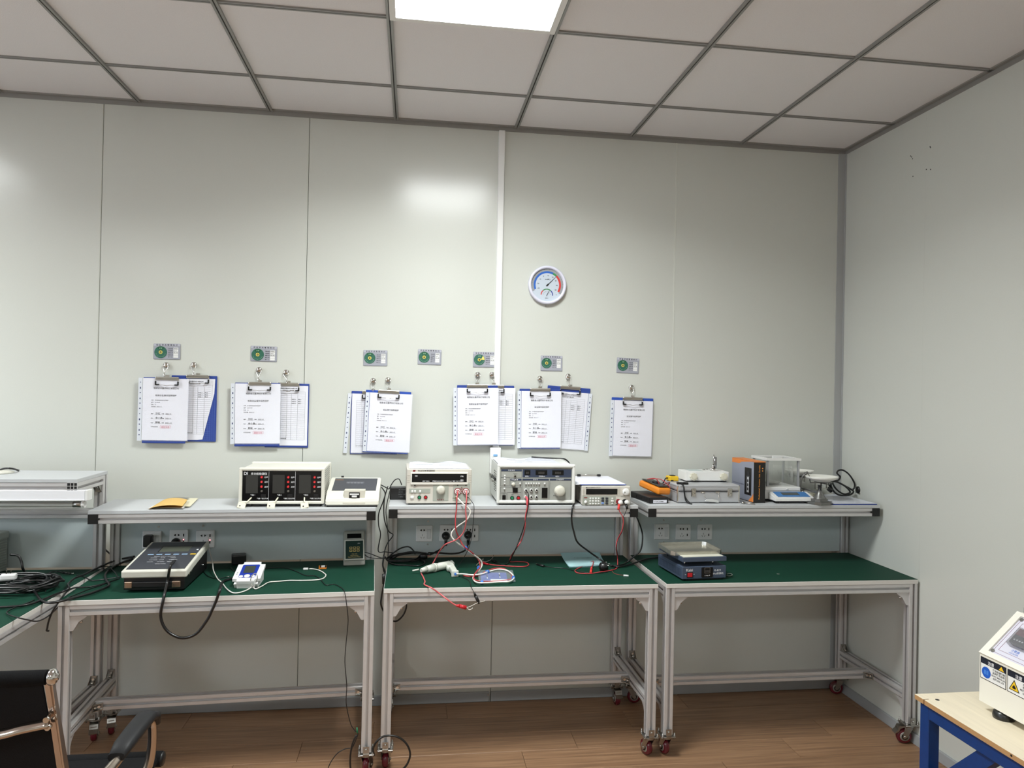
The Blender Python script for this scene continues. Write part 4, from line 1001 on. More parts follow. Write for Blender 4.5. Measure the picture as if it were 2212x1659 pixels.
t = thing('steel_pin', 'short steel pin lying in front of the orange and black carton', 'pin', tuple(px(1602, 1086, z=SZ+.006)), (0, 0, deg(-35)))
B(steel).cyl((0, 0, 0), (.012, 0, 0), .0055).cyl((.012, 0, 0), (.06, 0, 0), .0032).cyl((.06, 0, 0), (.066, 0, 0), .0032, .0005).build('pin_body', t)

# ---- analytical balance
t = thing('analytical_balance', 'white electronic balance with a glass draught shield and blue keypad', 'balance', (-.57, -.33, SZ))
b = B(whitem).prism([(.0, .012), (.0, .028), (.075, .05), (.08, .012)], .028, .232, 'x'); bmesh.ops.bevel(b.bm, geom=b.bm.edges[:], offset=.003, segments=2, affect='EDGES'); b.build('keypad_base', t)
sl2 = math.atan2(.022, .075); M = Matrix.Translation((0, 0, .0285)) @ Matrix.Rotation(sl2, 4, 'X')
B(mat('keypad_blue', (58, 118, 180), .4)).at(M).box(.048, .214, .012, .07, 0, .0012).build('keypad', t, label='blue keypad'); 
b = B(lcdg).at(M).box(.082, .17, .03, .06, .0012, .0018); b.build('display', t)
B(blackm).box(.04, .06, .02, .04, 0, .013).box(.2, .22, .02, .04, 0, .013).box(.03, .19, .1, .28, 0, .013).build('feet', t)
B(whitem).box(.005, .2, .075, .3, .012, .062, .004, 2).box(0.01, .195, .068, .3, .055, .072, .003, 2).build('chamber_base', t)
gx0, gx1, gy0, gy1, gz0, gz1 = .03, .2, .09, .245, .07, .2
b = B(whitem)
for (a_, c_, d_, e_) in ((gx0-.006, gx1+.006, gy0-.006, gy0+.012), (gx0-.006, gx1+.006, gy1-.012, gy1+.006), (gx0-.006, gx0+.01, gy0+.012, gy1-.012), (gx1-.01, gx1+.006, gy0+.012, gy1-.012)): b.box(a_, c_, d_, e_, gz1, gz1+.011)
b.build('top_frame', t); B(glassm).box(gx0+.01, gx1-.01, gy0+.012, gy1-.012, gz1+.003, gz1+.006).build('top_pane', t, label='clear glass lid')
B(whitem).box(.09, .14, .15, .16, gz1+.005, gz1+.018, .001, 1).build('lid_handle', t)
for x in (gx0, gx1-.009):
    for yy in (gy0, gy1-.009): B(mat('frame_grey', (170, 172, 176), .4, .2)).box(x, x+.009, yy, yy+.009, gz0, gz1).build('corner_post', t)
b = B(glassm).box(gx0+.009, gx1-.009, gy0+.003, gy0+.006, gz0, gz1); b.build('front_pane', t, label='clear glass front pane')
B(glassm).box(gx0+.003, gx0+.006, gy0+.009, gy1-.009, gz0, gz1).build('side_pane', t, label='clear glass side pane'); B(glassm).box(gx1-.006, gx1-.003, gy0+.009, gy1-.009, gz0, gz1).build('side_pane', t, label='clear glass side pane')
B(steel).lathe([(.0, 0), (.04, .001), (.044, .004), (.043, .005)], (.1, .18, gz0+.008), 'z', 28).build('weighing_pan', t)
B(whitem).cyl((.125, .066, .058), (.125, .072, .062), .006).build('level_knob', t)

# ---- two-pan mechanical balance
t = thing('pan_balance', 'grey cast two-pan balance with white dishes in the corner', 'balance', (-.325, -.2, SZ))
cast = mat('cast_grey', (118, 118, 116), .32, .6)
P = [(-.035, -.165), (-.012, -.182), (.04, -.178), (.062, -.155), (.05, -.12), (.03, -.07), (.03, .12), (.01, .15), (-.03, .15), (-.05, .12), (-.045, -.07), (-.05, -.13)]
b = B(cast).prism(P, 0, .014, 'z'); b.prism([(x*.75, y*.93) for x, y in P], .014, .026, 'z'); b.build('base', t)
B(cast).lathe([(.036, .02), (.028, .032), (.015, .052), (.011, .062), (.011, .066)], (.012, -.128, 0), 'z', 24).build('front_cone', t)
B(mat('bobbin_black', (26, 26, 28), .4)).lathe([(.012, .064), (.0085, .067), (.0085, .088), (.012, .091)], (.012, -.128, 0), 'z', 18).build('damper', t)
def dish(x, y, z, R):
    b = B(mat('enamel_white', (236, 235, 228), .3)).lathe([(R*.15, 0), (R*.55, .006), (R*.85, .017), (R, .026), (R*1.02, .026), (R*.86, .013), (R*.5, .0), (R*.15, -.004)], (x, y, z), 'z', 32)
    b.build('dish', t, label='white enamel dish'); 
    B(cast).box(x-.003, x+.003, y-R*.75, y+R*.75, z-.01, z-.004).box(x-R*.75, x+R*.75, y-.003, y+.003, z-.01, z-.004).prism([(x-R*.8, z+.012), (x-R*.74, z-.008), (x-R*.7, z-.008), (x-R*.76, z+.012)], y-.003, y+.003).build('dish_support', t)
    B(steel).box(x-.032, x-.028, y-.004, y+.004, z-.036, z-.008).box(x+.028, x+.032, y-.004, y+.004, z-.036, z-.008).box(x-.032, x+.032, y-.004, y+.004, z-.038, z-.034).cyl((x, y, z-.04), (x, y, z-.008), .004, n=8).build('stirrup', t)
dish(.054, -.07, .102, .078); dish(.034, .1, .112, .07)
B(cast).tube([(-.03, -.03, .026), (-.034, -.035, .08), (-.03, -.04, .118), (-.012, -.045, .138)], .004, 8, 5).cyl((-.02, -.043, .133), (-.004, -.047, .143), .007).tube([(-.008, -.045, .139), (.008, -.04, .125), (.01, -.04, .1)], .0018, 6, 4).build('pointer_arm', t)
b = B(cast).box(-.006, .006, -.13, .13, .052, .06); b.use(steel)
for i in range(5): b.cyl((-.02+.01*i, -.03+.012*i, .03), (-.02+.01*i, -.03+.012*i, .05), .004, n=8)
b.box(-.02, .04, -.01, .0, .03, .05); b.build('beam', t)
B(mat('ivory_block', (204, 200, 178), .5)).box(-.02, .03, -.07, -.045, .026, .04, .002, 1).build('rider_block', t)
B(whitem).cyl((-.03, .06, .05), (-.03, .06, .15), .006).cyl((-.03, .06, .15), (-.034, .058, .16), .008, .004).build('centre_post', t)
# clipboard with sleeve at the right end, cord on top
t = thing('clipboard', 'blue clipboard with cloudy sleeve lying at the right end of the right shelf', 'clipboard', (-.262, -.365, SZ), (0, 0, deg(0)))
B(bluem).box(.0, .228, 0, .3, 0, .004, .001, 1).build('board', t)
B(paperm).box(.004, .224, .003, .296, .0042, .007).build('sheets', t)
b = B(mat('sleeve_top')).box(-.02, .226, -.004, .29, .0075, .0085); b.build('plastic_sleeve', t)
# ================================================================== THINGS ON THE WORKTOPS
def Z(*q, h=.0, z=TH):       # run of pixels lying on a level surface
    return [tuple(px(u, v, z=z+h)) for u, v in q]
def Y(y, *q): return [tuple(px(u, v, y=y)) for u, v in q]
def cable(name, lab, pts, r, m, cat='cable', parts=(), n=7, sm=5, grp=None):
    o = B(m).tube(pts, r, n, sm)
    if not parts:
        o = o.build(name, None); return tag(o, lab, cat, grp)
    t = thing(name, lab, cat, (0, 0, 0), group=grp); o.build('wire', t)
    for nm, f in parts: f.build(nm, t)
    return t
# ---- black-and-white electrical safety box
t = thing('safety_analyser', 'black instrument box with cream rim and slate keypad top on the left bench', 'tester', (-3.385, -.628, TH), (0, 0, deg(1)))
W, D = .235, .33
pr = [(0, .01), (0, .055), (.0, .058), (D, .098), (D, .01)]
b = B(mat('analyser_black', (16, 16, 18), .4)).prism(pr, .006, W-.006, 'x').box(.02, W-.02, .03, D-.03, 0, .011); b.build('case_body', t)
sl = math.atan2(.04, D); M = Matrix.Translation((0, 0, .056)) @ Matrix.Rotation(sl, 4, 'X')
B(mat('rim_cream', (214, 212, 200), .42)).at(M).box(-.003, W+.003, -.006, D+.008, 0, .03, .006, 3).build('lid_rim', t, label='cream rim of the lid')
B(mat('slate_panel')).at(M).box(.01, W-.008, .01, D-.004, .029, .0312).build('keypad', t, label='slate grey keypad')
b = B(mat('olive_lcd', (78, 82, 70), .3)).at(M).box(.07, .185, .205, .27, .0312, .0316); b.use(blackm).box(.066, .189, .27, .276, .0312, .0318).box(.066, .07, .2, .276, .0312, .0318); b.build('display', t)
b = B(mat('pale_blue_print', (150, 180, 210), .5)).at(M)
for k in range(5): b.box(.038+.033*k, .06+.033*k, .168, .178, .0312, .0317)
b.use(yellow).box(.203, .225, .168, .178, .0312, .0317); b.use(whiteink).prism([(.212, .226), (.22, .236), (.222, .22)], .0312, .0318, 'z'); b.build('button_marks', t)
b = B(whiteink).at(M)
for x, y_, s_ in ((.07, .148, 'MAINS  EARTH  LEAKAGE'), (.062, .13, 'POWER'), (.1, .13, 'DUAL'), (.138, .13, 'LEADS'), (.062, .108, 'VOLTAGE'), (.1, .108, 'LOAD'), (.138, .108, 'CURRENT'), (.062, .086, 'EARTH'), (.1, .086, 'PATIENT'), (.138, .086, 'PRINT'), (.1, .062, 'ENCLOSURE')): b.text(s_, 0, 0, .0072, M=Matrix(), loc=(x, y_, .0314))
b.build('keypad_lettering', t)
b = B(mat('analyser_black')).box(.03, W-.045, -.012, -.003, .02, .042, .003, 2); b.build('carry_handle', t)
for a, c in ((.012, .04), (W-.05, W-.018)): B(mat('handle_bronze', (168, 146, 128), .25, .9)).box(a, c, -.014, -.001, .018, .044, .003, 2).build('handle_end', t, label='bronze metal handle end')
b = B(chrome)
for yy, zz in ((.08, .06), (.14, .068), (.2, .082), (.26, .04)): b.cyl((W-.006, yy, zz), (W-.002, yy, zz), .004, n=8)
b.build('side_screws', t); B(mat('cream_script', (190, 186, 150), .5)).at(Matrix.Translation((W-.005, .03, .05))).tube([(0, .0, .0), (0, .02, .02), (0, .03, .0), (0, .05, .03), (0, .07, .01), (0, .09, .035), (0, .12, .02), (0, .15, .045), (0, .17, .03)], .0012, 5, 3).build('side_script', t)
# its thick probe cable
cable('probe_cable', 'thick black cable drooping in a big loop over the left bench edge', [tuple(px(376, 1212, z=.842)), tuple(px(368, 1222, z=.855))] + Y(-.64, (362, 1255)) + Y(-.705, (354, 1290), (347, 1330), (357, 1358), (378, 1374), (400, 1378), (425, 1368), (447, 1340), (458, 1318), (468, 1295), (476, 1272)) + [tuple(px(480, 1258, z=TH+.008)), tuple(px(492, 1252, z=TH+.006)), tuple(px(515, 1246, z=TH+.006))], .0055, rubber, n=9,
      parts=(('probe_plug', B(rubber).cyl(px(376, 1212, z=.842), px(377, 1222, z=.828), .008, .008).use(chrome).cyl(px(377, 1221, z=.828), px(378, 1225, z=.822), .009)),))
# ---- black adaptor on the mat
p = px(500, 1222, z=TH)
t = thing('power_adapter', 'black block adapter standing loose at the back of the left bench', 'adapter', (p.x, p.y-.0, TH), (0, 0, deg(14)))
B(rubber).box(0, .062, 0, .05, 0, .045, .005, 2).build('case', t)
# ---- blood pressure monitor
t = thing('blood_pressure_monitor', 'white monitor with blue bezel and grey screen on the left bench', 'monitor', (-2.985, -.6, TH), (0, 0, deg(1)))
W, D = .108, .15
b = B(whitem).prism([(.003, 0), (0, .018), (0, .022), (D, .062), (D-.004, 0)], .008, W-.008, 'x'); bmesh.ops.bevel(b.bm, geom=[e for e in b.bm.edges if abs(e.verts[0].co.z-e.verts[1].co.z) > .01], offset=.012, segments=4, affect='EDGES'); b.build('base', t)
sl = math.atan2(.04, D); M = Matrix.Translation((0, 0, .022)) @ Matrix.Rotation(sl, 4, 'X')
b = B(whitem).at(M).box(0, W, -.004, D+.003, -.002, .01, 0); bmesh.ops.bevel(b.bm, geom=[e for e in b.bm.edges if abs((e.verts[0].co-e.verts[1].co).normalized().z) > .8], offset=.02, segments=5, affect='EDGES'); b.build('top_cover', t)
B(mat('royal_blue', (28, 52, 150), .35)).at(M).prism([(.02, .03), (.026, .024), (.08, .024), (.086, .03), (.088, .125), (.084, .13), (.024, .13), (.02, .125)], .0098, .0106, 'z').build('bezel', t, label='royal blue bezel')
B(lcdg).at(M).box(.032, .074, .062, .118, .0106, .0112).build('display', t)
b = B(whitem).at(M).lathe([(.012, .0104), (.0115, .0125), (.002, .013)], (.053, .036, 0), 'z', 20); b.build('start_button', t)
for x in (.03, .077): B(whitem).at(M).lathe([(.0085, .0104), (.008, .0122), (.001, .0125)], (x, .033, 0), 'z', 16).build('button', t)
b = B(ink).at(M).text('高 中 低', 0, 0, .006, M=Matrix.Rotation(PI/2, 4, 'Z'), loc=(.012, .05, .0103)); b.text('开/关', 0, 0, .004, M=Matrix(), loc=(.088, .11, .0103)); b.build('printed_marks', t)
cable('air_hose', 'thin grey loop of tube standing beside the white blood pressure monitor', [tuple(px(545, 1267, z=TH+.01)), tuple(px(541, 1255, z=TH+.03)), tuple(px(545, 1243, z=TH+.055)), tuple(px(552, 1239, z=TH+.06)), tuple(px(556, 1246, z=TH+.05)), tuple(px(553, 1257, z=TH+.02)), tuple(px(546, 1268, z=TH+.006))], .0018, mat('grey_wire', (150, 146, 138), .4))
# ---- white charging cable
pts = [tuple(by(benchL, 450, 1158, off=.016)), tuple(by(benchL, 450, 1175, off=.02)), tuple(by(benchL, 454, 1195, off=.03))] + [tuple(px(459, 1215, y=-.3)), tuple(px(461, 1232, z=TH+.02))] + Z((470, 1250), (479, 1258), (490, 1272), (505, 1281), (525, 1278), (541, 1270), (549, 1259), (556, 1247), (548, 1265), (552, 1272), (566, 1266), (580, 1258), (600, 1256), (625, 1254), (650, 1254), (680, 1253), (697, 1250), (704, 1243), (700, 1238), (690, 1232), (676, 1229), (668, 1229), h=.004)
q = px(664, 1229, z=TH+.005)
cable('charging_cable', 'long white charging cable winding across the left bench', pts, .0024, whitew, parts=(('plug', B(whitem).box(q.x-.018, q.x+.004, q.y-.006, q.y+.006, TH+.001, TH+.01, .002, 1)), ('wall_plug', B(whitem).cyl(by(benchL, 450, 1157, off=.0085), by(benchL, 450, 1157, off=.02), .004))))
# ---- thin black wires on the left bench
cable('thin_lead', 'thin black wire from the monitor falling over the bench edge to the floor', Z((563, 1234), (575, 1228), (600, 1226), (622, 1228), (642, 1235), (660, 1243), (680, 1244), (692, 1251), (697, 1257), (705, 1264), (722, 1262), (738, 1270), h=.003) + Y(-.672, (744, 1278)) + Y(-.685, (748, 1300), (752, 1340), (748, 1385), (745, 1430), (749, 1480), (748, 1520), (757, 1562), (766, 1578)), .0017, rubber)
cable('thin_lead', 'short black wire between the black-and-white box and the white monitor', Z((438, 1233), (450, 1245), (470, 1250), (492, 1246), h=.003), .0016, rubber, parts=(('tip', B(steel).cyl(px(490, 1246, z=TH+.003), px(497, 1245, z=TH+.003), .002)),))
cable('thin_lead', 'thin black wire under the white monitor coming from the loose block adapter', Z((499, 1226), (505, 1233), (513, 1237), (526, 1236), h=.003), .0016, rubber)
# ---- small orange gadget
p = px(697, 1228, z=TH)
t = thing('battery_holder', 'tiny orange battery holder near the end of the white cable', 'battery holder', (p.x, p.y, TH), (0, 0, deg(4)))
B(orange).box(-.017, .017, -.009, .009, 0, .005, .001, 1).box(-.017, .017, .006, .009, .003, .012).build('holder', t); b = B(blackm).cyl((-.012, -.001, .009), (.016, -.001, .009), .005); b.use(whitem).cyl((-.006, -.002, .0095), (.01, -.002, .0095), .005); b.build('battery', t)
# ---- pressure meter leaning
p0, p1 = px(742, 1223, z=TH), px(789, 1221, z=TH)
t = thing('pressure_meter', 'grey hand-held meter with green keypad leaning against the back panel', 'meter', (p0.x, p0.y, TH), (0, 0, math.atan2(p1.y-p0.y, p1.x-p0.x)))
W = (p1-p0).length; M = Matrix.Rotation(deg(-52), 4, 'X')
mp_ = mat('meter_grey', (158, 160, 152), .45); M = Matrix.Translation((0, .004, .002)) @ Matrix.Rotation(deg(-33), 4, 'X')
b = B(mp_).at(M).box(0, W, 0, .03, 0, .165, .005, 2).box(.003, W-.003, -.007, .004, .02, .165, .003, 2); b.build('case', t)
b = B(mat('meter_light', (214, 215, 206), .4)).at(M).box(.004, W-.004, -.0085, -.006, .022, .118, .001, 1); b.build('keypad_frame', t, label='pale keypad frame')
B(mat('meter_green', (18, 50, 44), .4)).at(M).box(.009, W-.009, -.0092, -.008, .027, .113).build('keypad', t, label='dark green keypad')
B(lcd).at(M).box(.016, W-.016, -.0078, -.006, .126, .148).build('display', t)
b = B(mat('keys_brass', (190, 172, 110), .45)).at(M)
for i in range(3):
    for j in range(2): B(mat('keys_brass')).at(M).box(.026+.0165*i, .039+.0165*i, -.0105, -.009, .06+.0135*j, .0705+.0135*j, .001, 1).use(mat('meter_green')).box(.029+.0165*i, .036+.0165*i, -.0109, -.0104, .063+.0135*j, .0675+.0135*j).build('key', t)
b.text('PFM 3200', 0, 0, .0062, M=XZ, loc=(W/2, -.0094, .047), center=True).text('High Precision', 0, 0, .0062, M=XZ, loc=(W/2, -.0094, .04), center=True).text('Digital Pressure Meter', 0, 0, .0062, M=XZ, loc=(W/2, -.0094, .033), center=True)
b.use(whiteink).text('plus', 0, 0, .007, M=XZ, loc=(W*.66, -.0094, .098)); b.build('lettering', t)

# ================================================================== MIDDLE BENCH
def seg(a, b_, k): return tuple(Vector(a)+(Vector(b_)-Vector(a))*k)
# test gun
p = px(985, 1232, z=TH)
t = thing('test_gun', 'off-white pistol-shaped test gun lying on the middle bench', 'test gun', (0, 0, 0))
G = mat('gun_ivory', (206, 208, 198), .42); h = .02
A = px(891, 1233, z=TH+h-.006); C = px(905, 1230, z=TH+h); D_ = px(938, 1226, z=TH+h); E_ = px(944, 1225, z=TH+h); E2 = px(976, 1218, z=TH+h)
b = B(G).cyl(A, C, .0035, .004, 12); b.build('tip', t)
ax = (E2-D_).normalized()
C = D_ - ax*.075; b = B(G).cyl(C, C+ax*.03, .008, .014, 20).cyl(C+ax*.03, D_, .014, .0175, 20); b.build('nozzle', t)
B(G).cyl(D_-ax*.003, D_+ax*.006, .0195, n=20).build('collar', t)
b = B(G).cyl(D_+ax*.004, E2, .017, .016, 20).cyl(E2, E2+ax*.008, .016, .009, 20); b.use(blackm).cyl(D_+ax*.02+Vector((0, -.004, .0155)), D_+ax*.02+Vector((0, -.004, .018)), .002).cyl(E2-ax*.012+Vector((0, -.004, .0155)), E2-ax*.012+Vector((0, -.004, .0175)), .002); b.build('barrel', t)
S0 = E2-ax*.012; S1 = px(983, 1239, z=TH+.015); gd = (S1-S0); gl = gd.length; gn = gd.normalized(); side = Vector((0, 0, 1)).cross(gn)
MM = Matrix(((gn.x, side.x, 0, S0.x), (gn.y, side.y, 0, S0.y), (gn.z, side.z, 1, S0.z), (0, 0, 0, 1)))
b = B(G).at(MM).box(-.01, gl, -.013, .014, -.013, .011, .006, 3).box(gl-.006, gl+.004, -.016, .016, -.0145, .0135, .004, 2)
b.build('grip', t)
for k in range(4): B(G).at(MM).lathe([(.011, -.014), (.0125, 0), (.011, .013)], (.012+.0145*k, -.011, 0), 'z', 14).build('finger_ridge', t)
B(G).at(MM).box(-.006, .0, -.042, -.018, -.002, .004, .001, 1).box(-.012, .02, -.044, -.04, -.004, .004, .001, 1).build('trigger', t)
gend = Vector(MM @ Vector((gl+.004, 0, .0))); B(bluetape).cyl(gend, gend+gn*.008, .005).build('strain_relief', t, label='blue tape at the cable entry')
GE = gend+gn*.004
# high-voltage leads of the tester
T1_ = Vector((-2.303+.229, -.345-.02, SZ+.066)); T2_ = Vector((-2.303+.2665, -.345-.02, SZ+.066)); T0 = Vector((-2.303+.222, -.345-.012, SZ+.04)); TB = Vector((-2.303+.273, -.345-.012, SZ+.04))
yb = -.40
white_pts = [tuple(T0)] + Y(-.385, (1000, 1088), (1012, 1098), (1016, 1106), (1009, 1122)) + Y(-.36, (990, 1136), (977, 1148), (976, 1160), (990, 1174)) + Y(-.33, (1004, 1184), (1020, 1196)) + [tuple(px(1038, 1210, z=TH+.03))] + Z((1041, 1222), (1035, 1232), (1026, 1240), (1022, 1250), h=.006) + Z((1030, 1258), (1050, 1259), (1080, 1257), (1100, 1256), (1110, 1249), (1106, 1240), (1094, 1232), (1075, 1230), (1055, 1235), (1040, 1240), (1020, 1242), (1000, 1240), h=.011) + [tuple(GE)]
tapes = []
def ring(at_, nxt, r=.006, L=.012):
    a_, n_ = Vector(at_), (Vector(nxt)-Vector(at_)).normalized(); return B(bluetape).cyl(a_-n_*L/2, a_+n_*L/2, r, n=10)
cable('gun_cable', 'white cable from the test gun up to the beige high-voltage tester, blue-taped', white_pts, .0033, whitew, parts=tuple(('tape', ring(Vector(a_)+Vector((0, 0, .0)), b__, .0078)) for a_, b__ in ((px(1006, 1183, y=-.33), px(1012, 1189, y=-.33)), (px(1034, 1226, z=TH+.01), px(1030, 1231, z=TH+.01)), (px(1053, 1235, z=TH+.011), px(1060, 1233, z=TH+.011)), (px(1041, 1258, z=TH+.009), px(1050, 1258, z=TH+.009)), (px(1109, 1248, z=TH+.011), px(1108, 1254, z=TH+.011)))))
cable('high_voltage_lead', 'red lead from the left ringed terminal running with the white gun cable', [tuple(T1_)] + Y(-.39, (987, 1076), (986, 1100), (984, 1120), (985, 1145)) + Y(-.36, (993, 1164), (1002, 1180)) + Y(-.33, (1022, 1196)) + [tuple(px(1034, 1210, z=TH+.028))] + Z((1037, 1224), (1030, 1234), (1024, 1243), (1024, 1251), h=.013) + Z((1034, 1255), (1060, 1256), (1090, 1254), (1104, 1250), (1104, 1241), (1090, 1229), (1070, 1228), (1050, 1234), (1036, 1243), (1015, 1245), (1000, 1243), h=.004), .0029, redw)
cable('high_voltage_lead', 'red lead from the right ringed terminal passing behind the gun to a red clip', [tuple(T2_)] + Y(-.39, (1008, 1078), (1006, 1100), (1007, 1125)) + Y(-.37, (1001, 1150), (985, 1166), (962, 1176)) + [tuple(px(950, 1190, z=TH+.075)), tuple(px(940, 1208, z=TH+.03)), tuple(px(932, 1222, z=TH+.008)), tuple(px(922, 1230, z=TH+.004))] + Z((910, 1236), (914, 1246), (918, 1256), (917, 1263), (932, 1270), h=.004) + Y(-.645, (948, 1281)) + Y(-.665, (965, 1294), (980, 1305), (990, 1309)), .0029, pinkw,
      parts=(('crocodile_clip', B(redp).cyl(px(985, 1308, y=-.665), px(993, 1309, y=-.665), .0035, .0075).cyl(px(993, 1309, y=-.665), px(1007, 1313, y=-.665), .0075, .008)),))
cable('black_lead', 'thin black lead from the high-voltage tester to a black clip hanging off the bench', [tuple(TB)] + Y(-.385, (1021, 1086), (1024, 1094), (1023, 1120), (1020, 1150), (1014, 1180)) + [tuple(px(1000, 1208, z=TH+.03)), tuple(px(987, 1226, z=TH+.012))] + Z((975, 1238), (1000, 1247), (1014, 1255), h=.003) + Y(-.645, (1018, 1268)) + Y(-.66, (1024, 1280)), .0014, rubber,
      parts=(('crocodile_clip', B(blackm).cyl(px(1024, 1279, y=-.66), px(1027, 1287, y=-.66), .003, .006).cyl(px(1027, 1287, y=-.66), px(1035, 1303, y=-.66), .0065, .0065)),))
o = B(whitew).tube(Y(-.665, (1005, 1309), (1010, 1312), (1020, 1308), (1032, 1302), (1047, 1298)), .001, 6, 4).tube(Y(-.665, (1008, 1312), (1013, 1317), (1018, 1316), (1021, 1313)), .0012, 6, 4).build('cable_tie', None); tag(o, 'thin white wire held between the red and black clips in front of the bench', 'wire')
# mains cords of the tester etc.
cable('power_cable', 'black cord bundle from two socket plugs to the coil on the middle bench', [tuple(by(benchM, 1011, 1172, off=.04)), tuple(by(benchM, 1008, 1185, off=.05)), tuple(px(996, 1193, y=-.16))] + [tuple(px(975, 1196, y=-.17)), tuple(px(945, 1194, y=-.18)), tuple(px(925, 1194, y=-.19))], .0042, rubber, parts=(('plug', B(rubber).lathe([(.008, -.02), (.016, -.014), (.017, .006), (.012, .016)], px(916, 1201, y=-.2), 'x', 12).use(chrome).box(*(lambda p: (p.x-.0, p.x+.03, p.y-.003, p.y+.003, p.z-.001, p.z+.001))(px(916, 1200, y=-.2)))),))
cable('power_cable', 'black cord from the second socket plug down towards the coil', [tuple(by(benchM, 963, 1172, off=.04)), tuple(px(955, 1184, y=-.16)), tuple(px(938, 1194, y=-.18)), tuple(px(925, 1200, y=-.2))], .0042, rubber)
coil = B(rubber)
C0 = px(880, 1204, z=TH+.02)
random.seed(3); pts = []
for k in range(30):
    a_ = k*2*PI/7.3; rx = .085+.02*math.sin(k*1.7); ry = .03+.012*math.sin(k*2.3)
    pts.append((C0.x+.01*math.sin(k)+rx*math.cos(a_), C0.y+.012+ry*math.sin(a_), TH+.006+.028*(.5+.5*math.sin(k*.9))))
coil.tube(pts, .0034, 7, 5)
coil.tube(Z((905, 1208), (918, 1214), (908, 1222), (880, 1221), (850, 1219), (836, 1210), h=.004) + [tuple(px(832, 1203, z=TH+.03))], .0034, 7, 5)
coil.tube(Y(-.2, (838, 1205), (850, 1194), (866, 1184), (882, 1181), (892, 1188), (897, 1197)), .0034, 7, 5)
o = coil.build('coiled_cable', None); tag(o, 'heap of coiled black cord at the back left of the middle bench', 'cable')
# cables in the gap between the left and middle benches
yg = -.2
cable('hanging_cable', 'leftmost black cable hanging in the gap between left and middle bench', Y(-.27, (824, 1052), (832, 1066), (827, 1085)) + Y(-.25, (818, 1110), (818, 1135), (822, 1155), (817, 1190), (832, 1192), (848, 1194)), .0026, rubber)
cable('hanging_cable', 'kinked black cable in the gap, passing in front of the middle bench post', Y(-.25, (838, 1050), (831, 1075), (829, 1100), (831, 1125), (839, 1147)) + Y(-.26, (849, 1156), (838, 1172), (832, 1186), (828, 1210), (828, 1230), (832, 1240)), .0026, rubber)
cable('hanging_cable', 'straight thin black cable in the gap between left and middle bench', Y(-.24, (842, 1060), (834, 1100)) + Y(-.24, (836, 1130), (839, 1170), (838, 1205)), .002, rubber)
cable('hanging_cable', 'black cable dropping behind the middle bench leg, bowing out below the worktop', Y(-.3, (829, 1202), (827, 1222), (832, 1238)) + Y(-.32, (829, 1262), (824, 1290), (824, 1310)) + Y(-.25, (838, 1335), (855, 1342), (870, 1330), (878, 1310), (874, 1292)), .0038, rubber,
      parts=(('inline_switch', B(rubber).cyl(px(829, 1240, y=-.32), px(829, 1261, y=-.32), .008, .007)),))
cable('hanging_cable', 'flat black loop between the grey pressure meter and the coil', Y(-.22, (788, 1193), (800, 1196), (820, 1204), (832, 1206), (812, 1206), (795, 1203), (788, 1198)), .0022, rubber)
cable('hanging_cable', 'cable looping between the low beige meter and the black power brick', Y(-.2, (822, 1047), (832, 1052), (840, 1056), (846, 1046), (853, 1037), (862, 1035), (868, 1048)), .0024, rubber)
cable('hanging_cable', 'black cord sagging into view under the middle worktop rail', Y(-.3, (1045, 1290), (1065, 1294), (1090, 1294), (1112, 1292), (1128, 1288)), .0042, rubber)
# leads of the leakage tester
LA = Vector((-1.897+.133, -.358-.003, SZ+.064)); LB = Vector((-1.897+.133, -.358-.003, SZ+.038))
cable('red_test_lead', 'red lead from the large grey-panel tester to a red clip near the blue-taped cable', [tuple(LB)] + Y(-.4, (1140, 1080), (1139, 1095), (1135, 1115), (1134, 1140)) + Y(-.36, (1127, 1165), (1117, 1182)) + [tuple(px(1105, 1200, z=TH+.03))] + Z((1102, 1213), (1118, 1213), (1138, 1215), (1141, 1221), (1130, 1224), (1100, 1223), (1070, 1221), (1056, 1219), h=.003), .0026, redw,
      parts=(('crocodile_clip', B(redp).cyl(px(1055, 1219, z=TH+.005), px(1046, 1217, z=TH+.005), .004, .0055).cyl(px(1046, 1217, z=TH+.005), px(1042, 1214, z=TH+.005), .0055, .004)), ('sleeve_end', B(mat('salmon_sleeve', (220, 80, 95), .4)).tube([tuple(LB), tuple(px(1139, 1078, y=-.395)), tuple(px(1139, 1092, y=-.4))], .005, 8, 4))))
cable('black_test_lead', 'black lead from the large grey-panel tester to a black clip beside the red one', [tuple(LA)] + Y(-.4, (1141, 1066), (1142, 1085), (1138, 1110), (1131, 1140)) + Y(-.36, (1122, 1165), (1112, 1190)) + [tuple(px(1101, 1212, z=TH+.01))] + Z((1090, 1220), (1075, 1217), (1066, 1213), h=.003), .0024, rubber,
      parts=(('crocodile_clip', B(blackm).cyl(px(1071, 1214, z=TH+.005), px(1062, 1209, z=TH+.005), .0055, .004)),))
o = B(whitew).tube(Z((1029, 1221), (1036, 1214), (1044, 1207), (1043, 1212), (1050, 1213), (1060, 1209), (1066, 1202), h=.006), .0012, 6, 4).build('bare_wire', None); tag(o, 'curly white wire offcut between the small red and black clips', 'wire')
